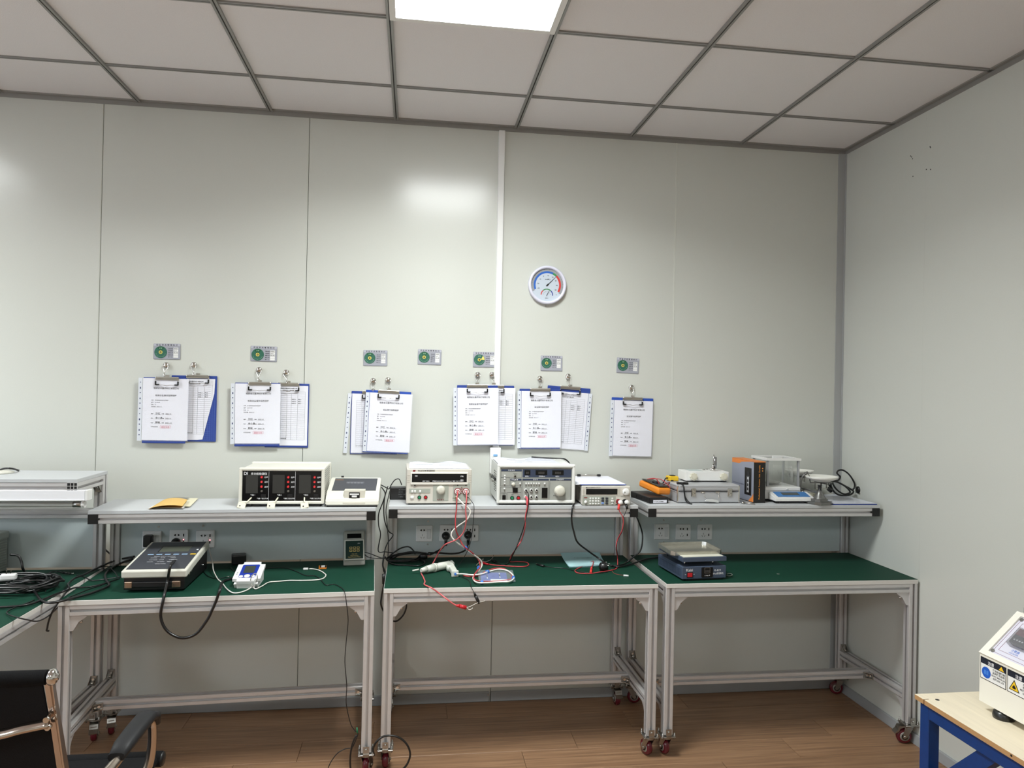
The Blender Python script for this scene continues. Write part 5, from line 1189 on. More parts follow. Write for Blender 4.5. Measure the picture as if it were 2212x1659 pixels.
# blue booklet in a bag
a, c = px(1041, 1258, z=TH), px(1113, 1229, z=TH)
t = thing('bagged_booklet', 'blue booklet in a clear zip bag under the taped cable loop', 'booklet', (-1.985, -.565, TH), (0, 0, deg(-4)))
B(mat('booklet_blue', (52, 74, 160), .45)).box(.004, .118, .004, .15, .0005, .004).build('booklet', t)
b = B(whitem).box(.045, .115, .012, .035, .004, .0046); b.use(whiteink)
for i in range(3): b.box(.03, .034, .05+.02*i, .1+.02*i, .004, .0044); b.box(.085, .089, .06+.02*i, .1+.02*i, .004, .0044)
b.build('booklet_print', t)
b = B(mat('clear_bag', (225, 232, 236), .15, alpha=.14, bump=.9, nscale=18)).box(-.006, .15, -.004, .185, .0052, .0062); b.build('zip_bag', t, label='clear plastic bag')
# green paper
t = thing('aqua_paper', 'pale aqua booklet curling up at the back of the middle bench', 'booklet', (0, 0, 0))
q = [px(1229, 1226, z=TH), px(1312, 1222, z=TH)]
b = B(mat('aqua_paper', (184, 222, 226), .6)); V = {}
P0, P1, P2, P3 = px(1230, 1226, z=TH+.002), px(1309, 1221, z=TH+.002), px(1293, 1200, z=TH+.0), px(1207, 1199, z=TH)
n = 8
for lay in range(2):
    V = {}
    for i in range(n+1):
        for j in range(n+1):
            u, v = i/n, j/n; A_ = P0.lerp(P1, u); B_ = Vector((P3.x, -.125, 0)).lerp(Vector((P2.x, -.125, 0)), u)
            X = A_.lerp(Vector((B_.x, B_.y, TH)), v); X.y -= .012*math.sin(PI*u)*(1-v); V[i, j] = b._v((X.x, X.y, TH+.002+lay*.002+.016*v**3+.004*math.sin(PI*u)*v*.6+lay*.002*(1-v)))
    for i in range(n):
        for j in range(n):
            f = b._f([V[i, j], V[i+1, j], V[i+1, j+1], V[i, j+1]]); f.smooth = True
b.build('pages', t)
mq = (P0+P1)/2; mq2 = Vector(((P2.x+P3.x)/2, -.125, TH)); mm = mq.lerp(mq2, .62)
B(mat('aqua_print', (80, 110, 120), .6)).text('产品使用说明书', 0, 0, .013, M=Matrix(), loc=(mm.x, mm.y, TH+.0115), center=True).build('printed_title', t)
# cords at right of middle bench
cable('power_cable', 'thick black cord dropping from the middle shelf to a mains plug on the worktop', Y(-.37, (1240, 1088)) + Y(-.39, (1236, 1100), (1235, 1125), (1240, 1150), (1248, 1172)) + Y(-.35, (1270, 1190)) + [tuple(px(1290, 1204, z=TH+.045)), tuple(px(1303, 1214, z=TH+.03)), tuple(px(1309, 1219, z=TH+.025))], .0042, rubber,
      parts=(('mains_plug', B(rubber).lathe([(.011, -.02), (.019, -.014), (.02, .008), (.015, .018)], px(1304, 1224, z=TH+.02), 'x', 14)), ('plug_pins', B(chrome).tube([tuple(px(1305, 1216, z=TH+.035)), tuple(px(1310, 1214, z=TH+.045))], .002, 6, 0).tube([tuple(px(1310, 1219, z=TH+.035)), tuple(px(1317, 1218, z=TH+.042))], .002, 6, 0).tube([tuple(px(1308, 1221, z=TH+.035)), tuple(px(1315, 1222, z=TH+.038))], .002, 6, 0))))
cable('power_cable', 'black cord curving down from the middle shelf corner to the mains plug', Y(-.36, (1371, 1108), (1376, 1118)) + Y(-.3, (1386, 1145), (1388, 1165), (1384, 1188), (1372, 1200)) + [tuple(px(1355, 1214, z=TH+.01)), tuple(px(1340, 1221, z=TH+.006)), tuple(px(1318, 1222, z=TH+.01))], .0036, rubber)
cable('power_cable', 'black cord running between the mains plug and the blue-grey hot plate', Z((1317, 1221), (1335, 1224), (1352, 1222), (1372, 1216), (1395, 1208), (1422, 1204), h=.007), .004, rubber)
SA = Vector((-1.507+.17, -.372-.012, SZ-.002)); SB = Vector((-1.507+.205, -.372-.012, SZ-.002))
cable('red_test_lead', 'red lead from the small power supply to a red clip by the mains plug', [tuple(px(1337, 1100, y=-.41)), tuple(px(1339, 1106, y=-.41))] + Y(-.41, (1346, 1120), (1344, 1145)) + Y(-.38, (1334, 1165), (1331, 1182)) + [tuple(px(1334, 1205, z=TH+.03)), tuple(px(1334, 1222, z=TH+.006))] + Z((1330, 1229), (1315, 1233), (1300, 1235), (1275, 1239), (1250, 1238), (1242, 1233), (1250, 1227), (1270, 1219), h=.003) + [tuple(px(1281, 1212, z=TH+.008)), tuple(px(1281, 1218, z=TH+.012)), tuple(px(1278, 1228, z=TH+.01))], .0022, redw,
      parts=(('crocodile_clip', B(mat('bright_red', (225, 60, 55), .4)).cyl(px(1279, 1222, z=TH+.014), px(1277, 1230, z=TH+.01), .002, .0055).cyl(px(1277, 1230, z=TH+.01), px(1276, 1237, z=TH+.006), .0055, .005)), ('plug_sleeve', B(mat('bright_red')).cyl(px(1337, 1090, y=-.4), px(1336, 1101, y=-.41), .0055))))
cable('black_test_lead', 'black lead from the small power supply ending in a black clip mid-bench', Y(-.41, (1355, 1098), (1350, 1110), (1346, 1120), (1345, 1145)) + Y(-.38, (1335, 1165), (1332, 1182)) + [tuple(px(1335, 1205, z=TH+.03)), tuple(px(1333, 1224, z=TH+.003))] + Z((1310, 1236), (1280, 1238), (1245, 1234), (1222, 1228), (1195, 1226), (1176, 1223), h=.002), .0016, rubber,
      parts=(('crocodile_clip', B(blackm).cyl(px(1175, 1223, z=TH+.005), px(1160, 1219, z=TH+.005), .006, .004).use(steel).cyl(px(1161, 1219, z=TH+.005), px(1158, 1218, z=TH+.005), .003)), ('plug_sleeve', B(blackm).cyl(px(1352, 1089, y=-.4), px(1355, 1099, y=-.41), .0055))))
t = thing('buzzer', 'tiny white cylinder with a hair-thin red wire on the middle bench', 'component', (0, 0, 0))
B(whitem).cyl(px(1347, 1243, z=TH+.004), px(1358, 1244, z=TH+.004), .004).build('body', t); B(redw).tube(Z((1320, 1229), (1326, 1238), (1336, 1241), (1347, 1243), h=.002), .0006, 5, 4).build('wire', t)
cable('power_cable', 'black cord lying over the papers on the large grey-panel tester', Y(-.13, (1148, 987), (1170, 989), (1200, 990)) + Y(-.14, (1218, 991), (1228, 998)) + Y(-.13, (1232, 1006)), .0035, rubber)

# ================================================================== RIGHT BENCH
t = thing('hot_plate', 'blue-grey hot plate with a metal tray on top, on the right bench', 'hot plate', (-1.108, -.6, TH), (0, 0, deg(4.6)))
W, D = .208, .255; kb = mat('hotplate_blue', (66, 78, 98), .45, bump=.15, nscale=300)
B(blackm).box(.02, W-.02, .01, D-.01, 0, .009).build('feet', t)
B(kb).box(0, W, 0, D, .008, .062, .002, 1).build('base', t)
b = B(mat('hotplate_vent', (48, 58, 76), .6)).box(-.0005, .0005, .02, D-.01, .018, .05); b.use(kb)
for k in range(14): b.box(-.0009, -.0003, .025+.016*k, .029+.016*k, .022, .046)
b.build('side_vent', t)
for x in (.024, W-.05):
    for yy in (.03, D-.05): B(chrome).cyl((x, yy, .062), (x, yy, .084), .0035).build('spacer', t)
B(kb).box(.0, W, -.002, D-.01, .083, .102, .001, 1).build('plate_frame', t)
B(mat('plate_ivory', (205, 203, 188), .6)).box(.006, W-.012, .004, D-.02, .102, .1045, .0008, 1).build('heated_plate', t, label='ivory heated plate')
b = B(whiteink).text('Kaisi', .018, .042, .017, -.0006); b.text('K-819', .152, .039, .0125, -.0006); b.text('iPad拆屏机', .145, .025, .0105, -.0006, width=.05); b.rect(.012, .0285, .018, .0298, .0004); b.rect(.052, .0285, .058, .0298, .0004); b.build('lettering', t)
b = B(blackm).box(.02, .05, -.002, 0, .015, .039, .001, 1); b.use(redp).box(.0235, .0455, -.005, -.001, .018, .036, .001, 1); b.build('power_switch', t, label='red rocker switch')
b = B(lcd).box(.09, .144, -.002, 0, .013, .057, .002, 1); b.build('controller', t)
b = B(mat('frame_pale', (150, 140, 130), .5))
for q in ((.104, .032, .13, .0328), (.104, .0546, .13, .0554), (.104, .032, .1048, .0554), (.1292, .032, .13, .0554)): b.rect(*q, .0003, -.002)
b.use(whiteink).text('⊙ M ▲ ▼', .117, .02, .006, -.0024, center=True); b.use(mat('unlit_digits')).text('888', .117, .036, .014, -.0024, center=True); b.build('controller_display', t)
# tray on top
t = thing('metal_tray', 'scuffed silver tray tilted on top of the blue-grey hot plate', 'tray', (-1.142, -.562, TH+.113), (deg(2), deg(0), deg(4.6)))
tray = mat('tray_metal', (188, 186, 176), .26, .8, noise=.07, nscale=60, bump=.3)
W, D = .245, .165; hh = .011
outer = [(.015, 0), (W-.015, 0), (W, .015), (W, D-.015), (W-.015, D), (.015, D), (0, D-.015), (0, .015)]
b = B(tray).prism(outer, -.012, -.009, 'z')
n = len(outer)
for k in range(n):
    (x0, y0), (x1, y1) = outer[k], outer[(k+1) % n]; cx_, cy_ = W/2, D/2
    def ins(x, y, f=.955): return (cx_+(x-cx_)*f, cy_+(y-cy_)*f)
    a0, a1 = ins(x0, y0, .93), ins(x1, y1, .93)
    v = [b._v((x0, y0, -.012)), b._v((x1, y1, -.012)), b._v((x1, y1, hh-.004)), b._v((x0, y0, hh-.004)), b._v((a0[0], a0[1], -.009)), b._v((a1[0], a1[1], -.009)), b._v((ins(x1, y1)[0], ins(x1, y1)[1], hh-.004)), b._v((ins(x0, y0)[0], ins(x0, y0)[1], hh-.004))]
    b._f([v[0], v[1], v[2], v[3]]); b._f([v[3], v[2], v[6], v[7]]); b._f([v[7], v[6], v[5], v[4]])
b.build('tray', t)
b = B(chrome)
for x in (.02, W-.03):
    for yy in (.02, D-.03): b.cyl((x, yy, -.009), (x, yy, -.006), .0025)
b.build('rivets', t)
o = B(mat('pale_wire', (150, 156, 148), .4)).tube(Z((1570, 1240), (1578, 1239), (1582, 1242), (1576, 1244), (1569, 1243), h=.003), .0015, 6, 4).build('wire_loop', None); tag(o, 'small pale wire loop sticking out right of the hot plate', 'wire')
o = B(steel).lathe([(.007, 0), (.007, .001), (.004, .001), (.004, 0)], tuple(px(1681, 1240, z=TH+.0005)), 'z', 16).build('washer', None); tag(o, 'lone small washer on the open green mat of the right bench', 'washer')
# power cord heap above the clipboard at the right
cable('power_cable', 'black mains cord looped on the clipboard in the corner', Y(-.16, (1796, 1056), (1790, 1044), (1800, 1038), (1818, 1046), (1840, 1058)) + Y(-.17, (1843, 1064), (1832, 1070), (1812, 1069), (1800, 1060), (1795, 1046), (1800, 1040), (1815, 1044), (1830, 1054), (1836, 1064), (1822, 1067), (1806, 1056), (1798, 1040), (1810, 1038)) + Y(-.15, (1815, 1030), (1808, 1022), (1812, 1016), (1822, 1016), (1835, 1026), (1845, 1042), (1846, 1052), (1842, 1058)), .0044, rubber, n=8,
      parts=(('mains_plug', B(rubber).lathe([(.008, -.012), (.018, -.008), (.0195, .006), (.014, .018)], px(1855, 1058, y=-.16), 'x', 16)), ('plug_pins', B(chrome).box(*(lambda p: (p.x-.006, p.x-.004, p.y-.02, p.y, p.z-.02, p.z-.014))(px(1855, 1058, y=-.16))).box(*(lambda p: (p.x+.003, p.x+.008, p.y-.02, p.y, p.z-.016, p.z-.014))(px(1855, 1058, y=-.16)))), ('appliance_plug', B(rubber).cyl(px(1789, 1055, y=-.17), px(1796, 1060, y=-.17), .011, .013))))

# ================================================================== YELLOW BOOKLETS on the left shelf
t = thing('folded_booklets', 'open yellow booklets fanned out on the left shelf', 'booklets', (0, 0, 0), (0, 0, 0))
def curl(m_, q0, q1, q2, q3, hgt, z=SZL, z1=0., n=9, name='pages', lab=None):
    b = B(m_); V = {}
    for i in range(n+1):
        for j in range(3):
            u, v = i/n, j/2; X = q0.lerp(q1, u).lerp(q3.lerp(q2, u), v)
            for s in (0, 1): V[i, j, s] = b._v((X.x, X.y, z+.002+hgt*math.sin(PI*min(1, u*.75))**.7*(u > 0)+z1*u+s*.0012))
    for i in range(n):
        for j in range(2):
            for s in (0, 1): b._f([V[i, j, s], V[i+1, j, s], V[i+1, j+1, s], V[i, j+1, s]]).smooth = True
    b.build(name, t, label=lab)
P = lambda u, v, h=0: px(u, v, z=SZL+h)
curl(mat('cream_page', (222, 216, 188), .7), P(352, 1097), P(410, 1097), P(428, 1079), P(372, 1079), .003, name='page_block', lab='cream pages')
curl(whitem, P(319, 1100), P(396, 1101), P(402, 1094), P(330, 1094), .003, name='page_block', lab='white magazine')
curl(mat('cover_yellow', (226, 184, 100), .5), P(321, 1099, .004), P(394, 1095, .012), P(405, 1081, .012), P(352, 1080, .004), .016, name='cover', lab='yellow cover')
curl(mat('cover_yellow2', (206, 166, 104), .5), P(330, 1099), P(392, 1099, .002), P(403, 1084, .002), P(352, 1083), .006, name='cover', lab='tan cover')
curl(mat('cover_grey', (130, 128, 122), .5), P(345, 1085, .008), P(398, 1078, .014), P(410, 1075, .014), P(356, 1076, .008), .012, name='cover', lab='grey cover')

# ================================================================== LEFT BENCH (edge of frame)
t = thing('grey_instrument', 'grey ribbed instrument box cut off by the left edge of the photo', 'instrument', (-4.205, -.52, TH), (0, 0, deg(-9)))
g1 = mat('ribbed_grey', (158, 164, 158), .5)
b = B(g1).box(0, .2, 0, .26, .012, .17, .006, 2); b.build('case', t)
b = B(mat('ribbed_grey_dark', (136, 142, 136), .5))
for k in range(12): b.box(.2, .2025, .01, .25, .024+.0105*k, .03+.0105*k)
b.build('side_ribs', t)
B(g1).box(-.004, .204, -.004, .264, .148, .178, .005, 2).build('lid', t); B(whitem).box(.02, .18, -.02, -.008, .15, .165, .004, 2).build('handle', t)
B(blackm).box(.02, .18, .03, .23, 0, .014).build('feet', t)
p = px(20, 1244, z=TH+.045)
t = thing('white_plug', 'white mains plug resting on the black cable heap by the grey ribbed box', 'plug', (p.x, p.y-.01, TH+.03), (0, 0, deg(15)))
B(whitem).box(-.025, .03, -.014, .014, .002, .026, .006, 2).cyl((-.025, 0, .012), (-.042, 0, .01), .006, .004).build('plug_body', t); B(chrome).box(-.006, -.004, -.005, .005, .025, .043).box(.008, .01, -.005, .005, .025, .041).build('pins', t)
b = B(rubber); random.seed(11); r = .0045
heap = px(58, 1272, z=TH)
for k in range(9):
    R_ = .06+.007*k; cy_ = heap.y+random.uniform(-.03, .03); ph = random.uniform(-.3, .3); sq = random.uniform(.75, 1.15)
    pts = [(heap.x-.34, cy_+.06+.02*math.sin(k), TH+.006+.004*k), (heap.x-.16, cy_+R_*sq+.015*math.sin(2*k), TH+.01+.004*k)]
    for i in range(8):
        a_ = PI/2-PI*i/7+ph*.4
        pts.append((heap.x+R_*math.cos(a_)*1.15+.02*math.sin(k*2.1), cy_+R_*sq*math.sin(a_), TH+.007+.004*k+.006*math.sin(i*1.7+k)))
    pts += [(heap.x-.15, cy_-R_*sq*.8-.012*math.cos(k), TH+.008+.0035*k), (heap.x-.36, cy_-.05+.03*math.sin(k*1.3), TH+.006+.003*k)]
    b.tube(pts, r if k % 3 else .0032, 7, 4)
for k in range(3):
    pts = [(heap.x+.02*k+.07*math.cos(t_*2*PI/9), heap.y+.01*k+.05*math.sin(t_*2*PI/9), TH+.034+.008*math.sin(t_+k)) for t_ in range(9+k)]
    b.tube(pts, .0032, 7, 4)
b.tube(Y(-.45, (22, 1198), (38, 1200), (46, 1212), (50, 1230)) + Z((62, 1244), (90, 1246), (118, 1243), (110, 1248), h=.012), .005, 8, 5)
o = b.build('cable_heap', None); tag(o, 'heap of coiled black cables on the leftmost bench', 'cable')
cable('jack_lead', 'thin black lead ending in a silver-tipped jack above the cable heap', Z((98, 1278), (104, 1262), (103, 1246), (108, 1237), (122, 1234), (136, 1237), h=.012), .0018, rubber, parts=(('jack', B(rubber).cyl(px(136, 1237, z=TH+.01), px(153, 1239, z=TH+.006), .0045, .0035).use(steel).cyl(px(153, 1239, z=TH+.006), px(160, 1239, z=TH+.006), .003)),))
hz = .008
cable('long_cable', 'upper black cable from the black-and-white box across to the leftmost bench', [tuple(px(290, 1202, z=TH+.05))] + Z((255, 1209), (230, 1218), (200, 1232), (180, 1242), (160, 1250), (147, 1262), (149, 1271), h=.02) + Z((135, 1278), (110, 1288), (85, 1298), (60, 1306), (30, 1310), (-20, 1313), h=.008), .0045, rubber)
cable('long_cable', 'second black cable from the box, crossing the bench gap lower down', [tuple(px(286, 1208, z=TH+.04))] + Z((262, 1216), (240, 1228), (228, 1240), (229, 1252), (236, 1264), (222, 1272), (195, 1282), (160, 1291), (130, 1299), (105, 1302), (88, 1296), (76, 1280), (64, 1269), (48, 1264), (20, 1266), (-20, 1270), h=.008), .005, rubber)
cable('long_cable', 'thin black cable looping down over the leftmost bench edge', Z((262, 1246), (235, 1250), (200, 1254), (182, 1246), (166, 1242), h=.006), .0026, rubber)
cable('long_cable', 'black cable whose cut end hangs below the corner of the left bench', Z((258, 1250), (220, 1262), (190, 1268), (160, 1270), (145, 1278), (136, 1288), h=.008) + Y(-.76, (124, 1304), (112, 1324), (105, 1342), (102, 1357), (101, 1362), (106, 1363)), .0034, rubber)
cable('long_cable', 'thin black wire making a shallow loop below the leftmost bench edge', Z((225, 1262), (195, 1272), (165, 1284), (145, 1293), h=.008) + [tuple(px(u_, v_, x=-3.586)) for u_, v_ in ((125, 1312), (108, 1328), (92, 1338), (78, 1342), (60, 1339), (42, 1335))] + Z((20, 1328), (15, 1322), (28, 1314), (50, 1306), (75, 1296), h=.006), .0024, rubber)
cable('thin_lead', 'small black loop on the left bench behind the thick cables', Z((255, 1246), (246, 1234), (234, 1224), (224, 1224), (224, 1229), (236, 1230), h=.014), .002, rubber)
cable('wall_cable', 'black cord seen in the gap left of the left bench posts', Y(-.03, (226, 1186), (234, 1193), (246, 1203)), .004, rubber)
cable('thin_lead', 'black cable arching on top of the tall left shelf', [tuple(px(-6, 1017, y=-.3)), tuple(px(10, 1012, y=-.3)), tuple(px(25, 1012, y=-.3)), tuple(px(40, 1016, z=1.172))], .004, rubber)
t = thing('coil_end', 'cream lump of a coil sitting on the tall left shelf at the frame edge', 'coil', tuple(px(4, 1021, y=-.32)))
B(cream).lathe([(.04, -.004), (.045, .004), (.02, .008)], (0, 0, 0), 'z', 20).build('coil_body', t)

# floor cables
cable('floor_cable', 'thick black cable standing in a loop on the floor by the bench casters', [tuple(px(790, 1720, z=.004)), tuple(px(764, 1700, z=.006))] + Y(-.72, (757, 1659), (757, 1630), (762, 1605), (770, 1588)) , .0038, rubber)
cable('floor_cable', 'black cable curving in a big ring around the middle bench casters', [tuple(px(808, 1632, y=-.66)), tuple(px(806, 1618, y=-.67)), tuple(px(812, 1604, y=-.68)), tuple(px(826, 1592, y=-.68)), tuple(px(845, 1589, y=-.68)), tuple(px(865, 1595, y=-.68)), tuple(px(880, 1610, y=-.68)), tuple(px(886, 1630, y=-.68)), tuple(px(880, 1650, y=-.68)), tuple(px(868, 1664, y=-.68)), tuple(px(845, 1690, z=.006)), tuple(px(810, 1700, z=.004))], .0042, rubber)
cable('floor_cable', 'thin black wire with green sleeve, ending in a splayed tail on the floor', Y(-.66, (766, 1578), (773, 1584), (771, 1592), (766, 1604), (760, 1615), (745, 1618), (728, 1628), (716, 1644), (710, 1656)) + [tuple(px(706, 1668, z=.004))], .002, rubber,
      parts=(('green_sleeve', B(mat('sleeve_green', (40, 130, 90), .4)).cyl(px(772, 1583, y=-.66), px(771, 1571, y=-.66), .0035, .002)), ('white_core', B(whitew).tube(Y(-.665, (770, 1590), (765, 1600), (761, 1608)), .001, 5, 3))))
# ================================================================== CHAIR
CX, CY = -3.27, -1.55
t = thing('office_chair', 'black mesh chair with bronze-toned metal frame, bottom left corner', 'chair', (CX, CY, 0), (0, 0, 0))
bronze = mat('bronze_chrome', (198, 186, 176), .2, 1.); meshm = mat('mesh_black', (14, 14, 16), .8, spec=.2, noise=.3, nscale=600, bump=.6); padm = mat('pad_black', (32, 32, 34), .55, spec=.3)
def L(x, y, z): return (x-CX, y-CY, z)
xr = -3.04; xl = 2*CX-xr
def flat(b, pts, w_, th, sm=0):
    """flat bar (w_ along x? no: oval tube) following points"""
    return b.tube(pts, w_/2, 10, sm or 5, th/w_)
for x in (xr, xl):
    b = B(bronze); b.prism([(-1.954-CY, .925), (-1.934-CY, .925), (-1.849-CY, .66), (-1.792-CY, .47), (-1.814-CY, .47), (-1.869-CY, .66)], x-CX-.008, x-CX+.008, 'x')
    bmesh.ops.bevel(b.bm, geom=b.bm.edges[:], offset=.004, segments=2, affect='EDGES'); b.build('back_post', t)
    b = B(chrome).lathe([(.004, -.008), (.014, -.008), (.017, -.004), (.017, .003), (.013, .007), (.007, .008), (.007, .011), (.002, .011)], L(x+.008, -1.946, .93), 'x', 22); b.build('end_knob', t, label='round chrome end knob')
    s = 1 if x == xr else -1
    b = B(bronze).tube([L(x+s*.0, -1.85, .5), L(x+s*.012, -1.84, .57), L(x+s*.028, -1.8, .6), L(x+s*.045, -1.7, .618), L(x+s*.05, -1.57, .629), L(x+s*.05, -1.49, .626), L(x+s*.048, -1.45, .595), L(x+s*.045, -1.442, .52), L(x+s*.03, -1.45, .46), L(x-s*.02, -1.45, .43)], .0125, 10, 5); b.build('arm_tube', t)
    b = B(padm); P_ = [L(x+s*.044, -1.69, .627), L(x+s*.046, -1.65, .637), L(x+s*.05, -1.58, .645), L(x+s*.05, -1.5, .644), L(x+s*.049, -1.455, .626), L(x+s*.048, -1.437, .596)]
    rings = []
    for i, p_ in enumerate(P_):
        w_ = (.02, .025, .026, .026, .024, .018)[i]; th = (.011, .015, .015, .015, .014, .01)[i]; a_ = (.0, .09, .1, -.15, -.9, -1.3)[i]; ring_ = []
        for k in range(12):
            c_, q_ = math.cos(2*PI*k/12), math.sin(2*PI*k/12); c_ = abs(c_)**.7*(1 if c_ > 0 else -1); q_ = abs(q_)**.7*(1 if q_ > 0 else -1)
            ring_.append(b._v((p_[0]+w_*c_, p_[1]-th*q_*math.sin(a_), p_[2]+th*q_*math.cos(a_))))
        rings.append(ring_)
    for A_, C_ in zip(rings, rings[1:]):
        for k in range(12): b._f([A_[k], A_[(k+1) % 12], C_[(k+1) % 12], C_[k]]).smooth = True
    b._f(rings[0][::-1]); b._f(rings[-1]); b.build('armrest_pad', t, label='dark grey plastic armrest pad')
    for (za, ya_) in ((.838, -1.926), (.818, -1.919)): B(chrome).cyl(L(x-s*.004, ya_-.008, za), L(x-s*.004, ya_-.02, za), .006, n=14).build('bolt', t, label='chrome bolt head')
b = B(bronze).tube([L(xr-.002, -1.937, .828), L(xr-.05, -1.95, .824), L(xr-.1, -1.955, .815), L(CX, -1.957, .806), L(xl+.1, -1.955, .815), L(xl+.05, -1.95, .824), L(xl+.002, -1.937, .828)], .0115, 8, 5, .5); b.build('cross_bar', t)
B(meshm).cyl(L(xl+.01, -1.946, .93), L(xr-.003, -1.946, .93), .0155, n=20).build('top_roll', t)
b = B(meshm); n = 10; V = {}
for i in range(n+1):
    for j in range(5):
        z = .92-(.92-.47)*i/n; y = -1.944+(.92-z)*.345; x = xl+.012+(xr-xl-.024)*j/4
        for s in (0, 1): V[i, j, s] = b._v(L(x, y+.014*math.sin(PI*j/4)-.004*s, z))
for i in range(n):
    for j in range(4):
        for s in (0, 1): b._f([V[i, j, s], V[i+1, j, s], V[i+1, j+1, s], V[i, j+1, s]]).smooth = True
b.build('back_mesh', t)
b = B(meshm).box(xl-CX+.0, xr-CX+.03, -1.80-CY, -1.33-CY, .425, .452, .012, 3); b.build('seat', t)
B(meshm).cyl(L(xl, -1.32, .436), L(xr+.035, -1.32, .436), .022, n=18).build('front_roll', t)
B(blackm).lathe([(.004, -.006), (.02, -.005), (.02, .005), (.004, .006)], L(xr+.035, -1.32, .436), 'x', 16).build('roll_cap', t)
for x in (xl+.02, xr-.02): B(chrome).box(x-CX-.01, x-CX+.01, -1.8-CY, -1.36-CY, .405, .425, .003, 1).build('seat_rail', t)
for x in (xl, xr):
    s = 1 if x == xr else -1
    B(bronze).tube([L(x-s*.02, -1.45, .43), L(x, -1.44, .3), L(x+s*.01, -1.42, .1), L(x+s*.01, -1.44, .014), L(x+s*.01, -1.5, .012), L(x+s*.01, -1.8, .012)], .012, 10, 5).build('leg', t)
B(bronze).tube([L(xl-.01, -1.8, .012), L(xr+.01, -1.8, .012)], .012, 10, 0).build('floor_bar', t)

# ================================================================== BLUE SIDE TABLE
TZ = .66; tx, ty = -.752, -1.592
c = px(1976, 1499, z=TZ); tx, ty = c.x, c.y
t = thing('side_table', 'blue steel table with a pale plywood top against the right wall', 'table', (tx, ty, 0))
W, D = -.03-tx, 1.0
ply = mat('plywood_top', (230, 218, 194), .55, noise=.05, nscale=7, stretch=(9, .8, 1)); plye = mat('plywood_edge', (176, 136, 92), .6, noise=.15, nscale=80, stretch=(1, 1, 30))
b = B(ply).prism([(0, 0), (W, 0), (W, -D), (0.0, -D), (0.0, -.042), (.018, -.04), (.018, -.0365), (0, -.038)], TZ-.0008, TZ, 'z'); b.use(plye).prism([(0, 0), (W, 0), (W, -D), (0, -D), (0, -.042), (.018, -.04), (.018, -.0365), (0, -.038)], TZ-.0145, TZ-.0008, 'z'); b.build('plywood_board', t)
b = B(blackm).cyl((.04, -.045, TZ), (.04, -.045, TZ+.0005), .006, n=12).cyl((.0, -.36, TZ-.006), (-.0008, -.36, TZ-.006), .003, n=8); b.build('screw_hole', t, label='dark countersunk hole')
navyb = mat('frame_blue', (8, 52, 112), .4, noise=.06, nscale=60)
s = .037
for x in (.006, W-.018-s):
    for y in (-.016-s, -D+.03): B(navyb).box(x, x+s, y, y+s, 0, TZ-.0145, .002, 1).build('leg', t)
for x in (.006, W-.018-s): B(navyb).box(x, x+s, -D+.03+s, -.016-s, TZ-.0545, TZ-.0145, .002, 1).build('side_rail', t)
for y in (-.016-s, -D+.03): B(navyb).box(.006+s, W-.018-s, y, y+s, TZ-.0545, TZ-.0145, .002, 1).build('end_rail', t)
b = B(navyb).prism([(-.053, TZ-.3), (-.053, TZ-.235), (-.233, TZ-.0545), (-.298, TZ-.0545)], .014, .046, 'x'); b.build('diagonal_brace', t)
# ================================================================== CREAM TESTING MACHINE on the side table
my = -1.70; mx = px(2115, 1512, y=my).x
t = thing('testing_machine', 'cream machine with sloped counter panel and caution stickers on the blue table', 'machine', (mx, my, TZ))
mc = mat('machine_cream', (232, 228, 216), .45)
z0 = px(2115, 1512, y=my).z-TZ; z1 = px(2117, 1411, y=my).z-TZ; sp = px(2200, 1323, y=my); dx, dz = sp.x-mx, sp.z-TZ-z1
Wm, Dm = .5, .62; z2 = z1+dz
# body profile in x,z swept along -y ; the sloped face carries a recessed panel
b = B(mc).prism([(0, z0), (0, z1), (.0, z1), (.0, z1), (dx, z2), (Wm, z2), (Wm, z0)][:2]+[(dx, z2), (Wm, z2), (Wm, z0)], -.0, -Dm, 'y')
b.build('body', t)
ux_ = Vector((dx, 0, dz)).normalized(); sl_ = math.hypot(dx, dz)
MS = Matrix(((0, ux_.x, -ux_.z, 0), (-1, 0, 0, 0), (0, ux_.z, ux_.x, z1), (0, 0, 0, 1)))   # local x along -y, local y up the slope, z normal
B(mc).at(MS).box(0, Dm, 0, .016, 0, .006).box(0, Dm, sl_-.012, sl_, 0, .006).box(0, .022, .016, sl_-.012, 0, .006).box(Dm-.022, Dm, .016, sl_-.012, 0, .006).build('panel_frame', t)
B(mat('panel_lilac', (214, 212, 224), .4)).at(MS).box(.022, Dm-.022, .016, sl_-.012, .0003, .0012).build('control_panel', t)
b = B(mat('panel_line', (120, 60, 84), .5)).at(MS)
for i_, (a_, c_) in enumerate(((.028, .022), (.04, .034))):
    b.box(a_, Dm-a_, c_, c_+.0008, .0012, .0016).box(a_, Dm-a_, sl_-c_+.004, sl_-c_+.0048, .0012, .0016).box(a_, a_+.0008, c_, sl_-c_+.004, .0012, .0016)
b.build('panel_lines', t)
for a_, c_ in ((.029, .024), (.029, sl_-.02)):
    q = B(steel).at(MS).cyl((a_, c_, .001), (a_, c_, .004), .0055, n=12); q.build('panel_screw', t)
b = B(mat('counter_clear', (150, 150, 154), .2, alpha=.5)).at(MS).box(.058, .118, .058, .118, .001, .02, .002, 1).build('counter_cover', t, label='clear cover')
b = B(lcd).at(MS).box(.064, .112, .064, .114, .001, .018).use(mat('counter_red', (110, 24, 34), .3)).box(.064, .112, .092, .114, .018, .0185); b.use(whiteink)
for k in range(4): b.box(.072+.009*k, .077+.009*k, .074, .078, .018, .0186)
b.build('counter', t, label='counter with dark red window')
MT = MS
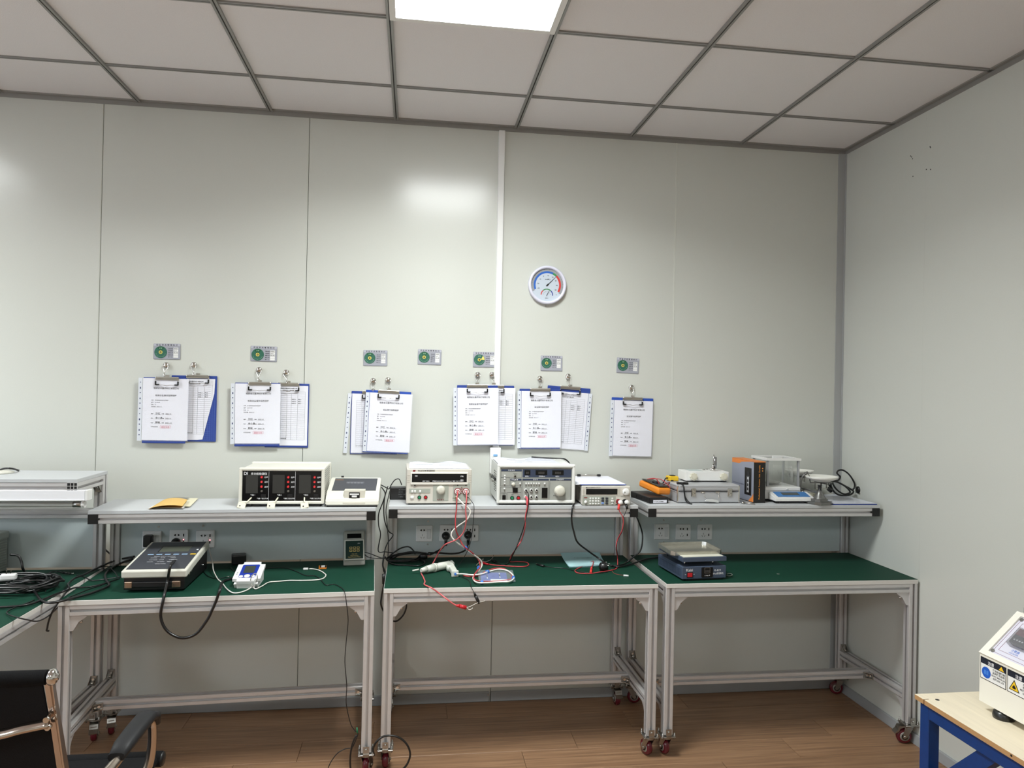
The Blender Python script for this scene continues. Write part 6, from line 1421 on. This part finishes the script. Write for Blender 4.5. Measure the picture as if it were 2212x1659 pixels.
b = B(mat('panel_blue_print', (70, 110, 190), .5)).at(MS).text('计数器', 0, 0, .009, M=Matrix(), loc=(.088, .046, .0014), center=True).text('COUNTER', 0, 0, .0065, M=Matrix(), loc=(.088, .038, .0014), center=True); b.build('panel_print', t)
B(mat('top_grey', (120, 122, 120), .4)).box(dx+.004, Wm-.04, -Dm, -.012, z2, z2+.02, .002, 1).build('top_plate', t)
# stickers on the face looking towards -x
MF = Matrix(((0, 0, -1, 0), (-1, 0, 0, 0), (0, 1, 0, 0), (0, 0, 0, 1)))   # local x -> -y, local y -> z, local z -> -x
sw, shh = .092, .062
for k in range(5):
    o0 = .004+(sw+.004)*k; zt_ = z1-.006
    b = B(blackm).at(MF).box(o0, o0+sw, zt_-shh, zt_, .0002, .0006, .0, 1); b.use(whitem).box(o0+.002, o0+sw-.002, zt_-shh+.002, zt_-.018, .0006, .0009)
    b.use(mat('sticker_navy', (30, 36, 50), .4)).box(o0+.002, o0+sw-.002, zt_-.017, zt_-.002, .0006, .0009)
    b.use(whiteink).text('注意', 0, 0, .0115, M=Matrix(), loc=(o0+sw*.42, zt_-.015, .0011), center=True)
    b.use(yellow).prism([(o0+sw*.72, zt_-.0155), (o0+sw*.92, zt_-.0155), (o0+sw*.82, zt_-.0035)], .0009, .0012, 'z')
    if k == 0: b.use(mat('sign_blue', (30, 90, 190), .4)).prism([(o0+.022+.016*math.cos(i*PI/10), zt_-.04+.016*math.sin(i*PI/10)) for i in range(20)], .0009, .0013, 'z').use(mat('sign_blue_pale', (70, 130, 215), .4)).box(o0+.014, o0+.021, zt_-.046, zt_-.034, .0013, .0015).box(o0+.023, o0+.03, zt_-.046, zt_-.034, .0013, .0015)
    else: b.use(blackm).prism([(o0+.006, zt_-.053), (o0+.042, zt_-.053), (o0+.024, zt_-.022)], .0009, .0012, 'z').use(yellow).prism([(o0+.0095, zt_-.051), (o0+.0385, zt_-.051), (o0+.024, zt_-.0265)], .0012, .0015, 'z').use(blackm if k == 1 else redp).prism([(o0+.019, zt_-.047), (o0+.029, zt_-.047), (o0+.03, zt_-.043), (o0+.024, zt_-.036), (o0+.018, zt_-.043)], .0015, .0017, 'z')
    b.use(inkb)
    for i, s_ in enumerate((('使用前请仔细', '阅读使用说明', 'READ MANUAL', 'BEFORE USE'), ('当心机械', '伤人事故', 'MECHANICAL', 'HAZARD'), ('当心夹手', '注意安全', 'PINCH POINT', 'KEEP CLEAR'))[min(k, 2)]): b.text(s_, 0, 0, .0072, M=Matrix(), loc=(o0+sw*.72, zt_-.027-.0078*i, .0011), center=True)
    b.build('caution_sticker', t, label=('sticker with a blue round sign' if k == 0 else 'sticker with a yellow warning triangle'))
for (x, y) in ((.022, -.065), (.05, -Dm+.08), (Wm-.06, -.08), (Wm-.06, -Dm+.08)):
    b = B(rubber).lathe([(.027, 0), (.028, .008), (.025, .018), (.014, .024)], (x, y, 0), 'z', 24); b.use(steel).cyl((x, y, .02), (x, y, z0+.001), .006); b.build('foot', t, label='black rubber foot')
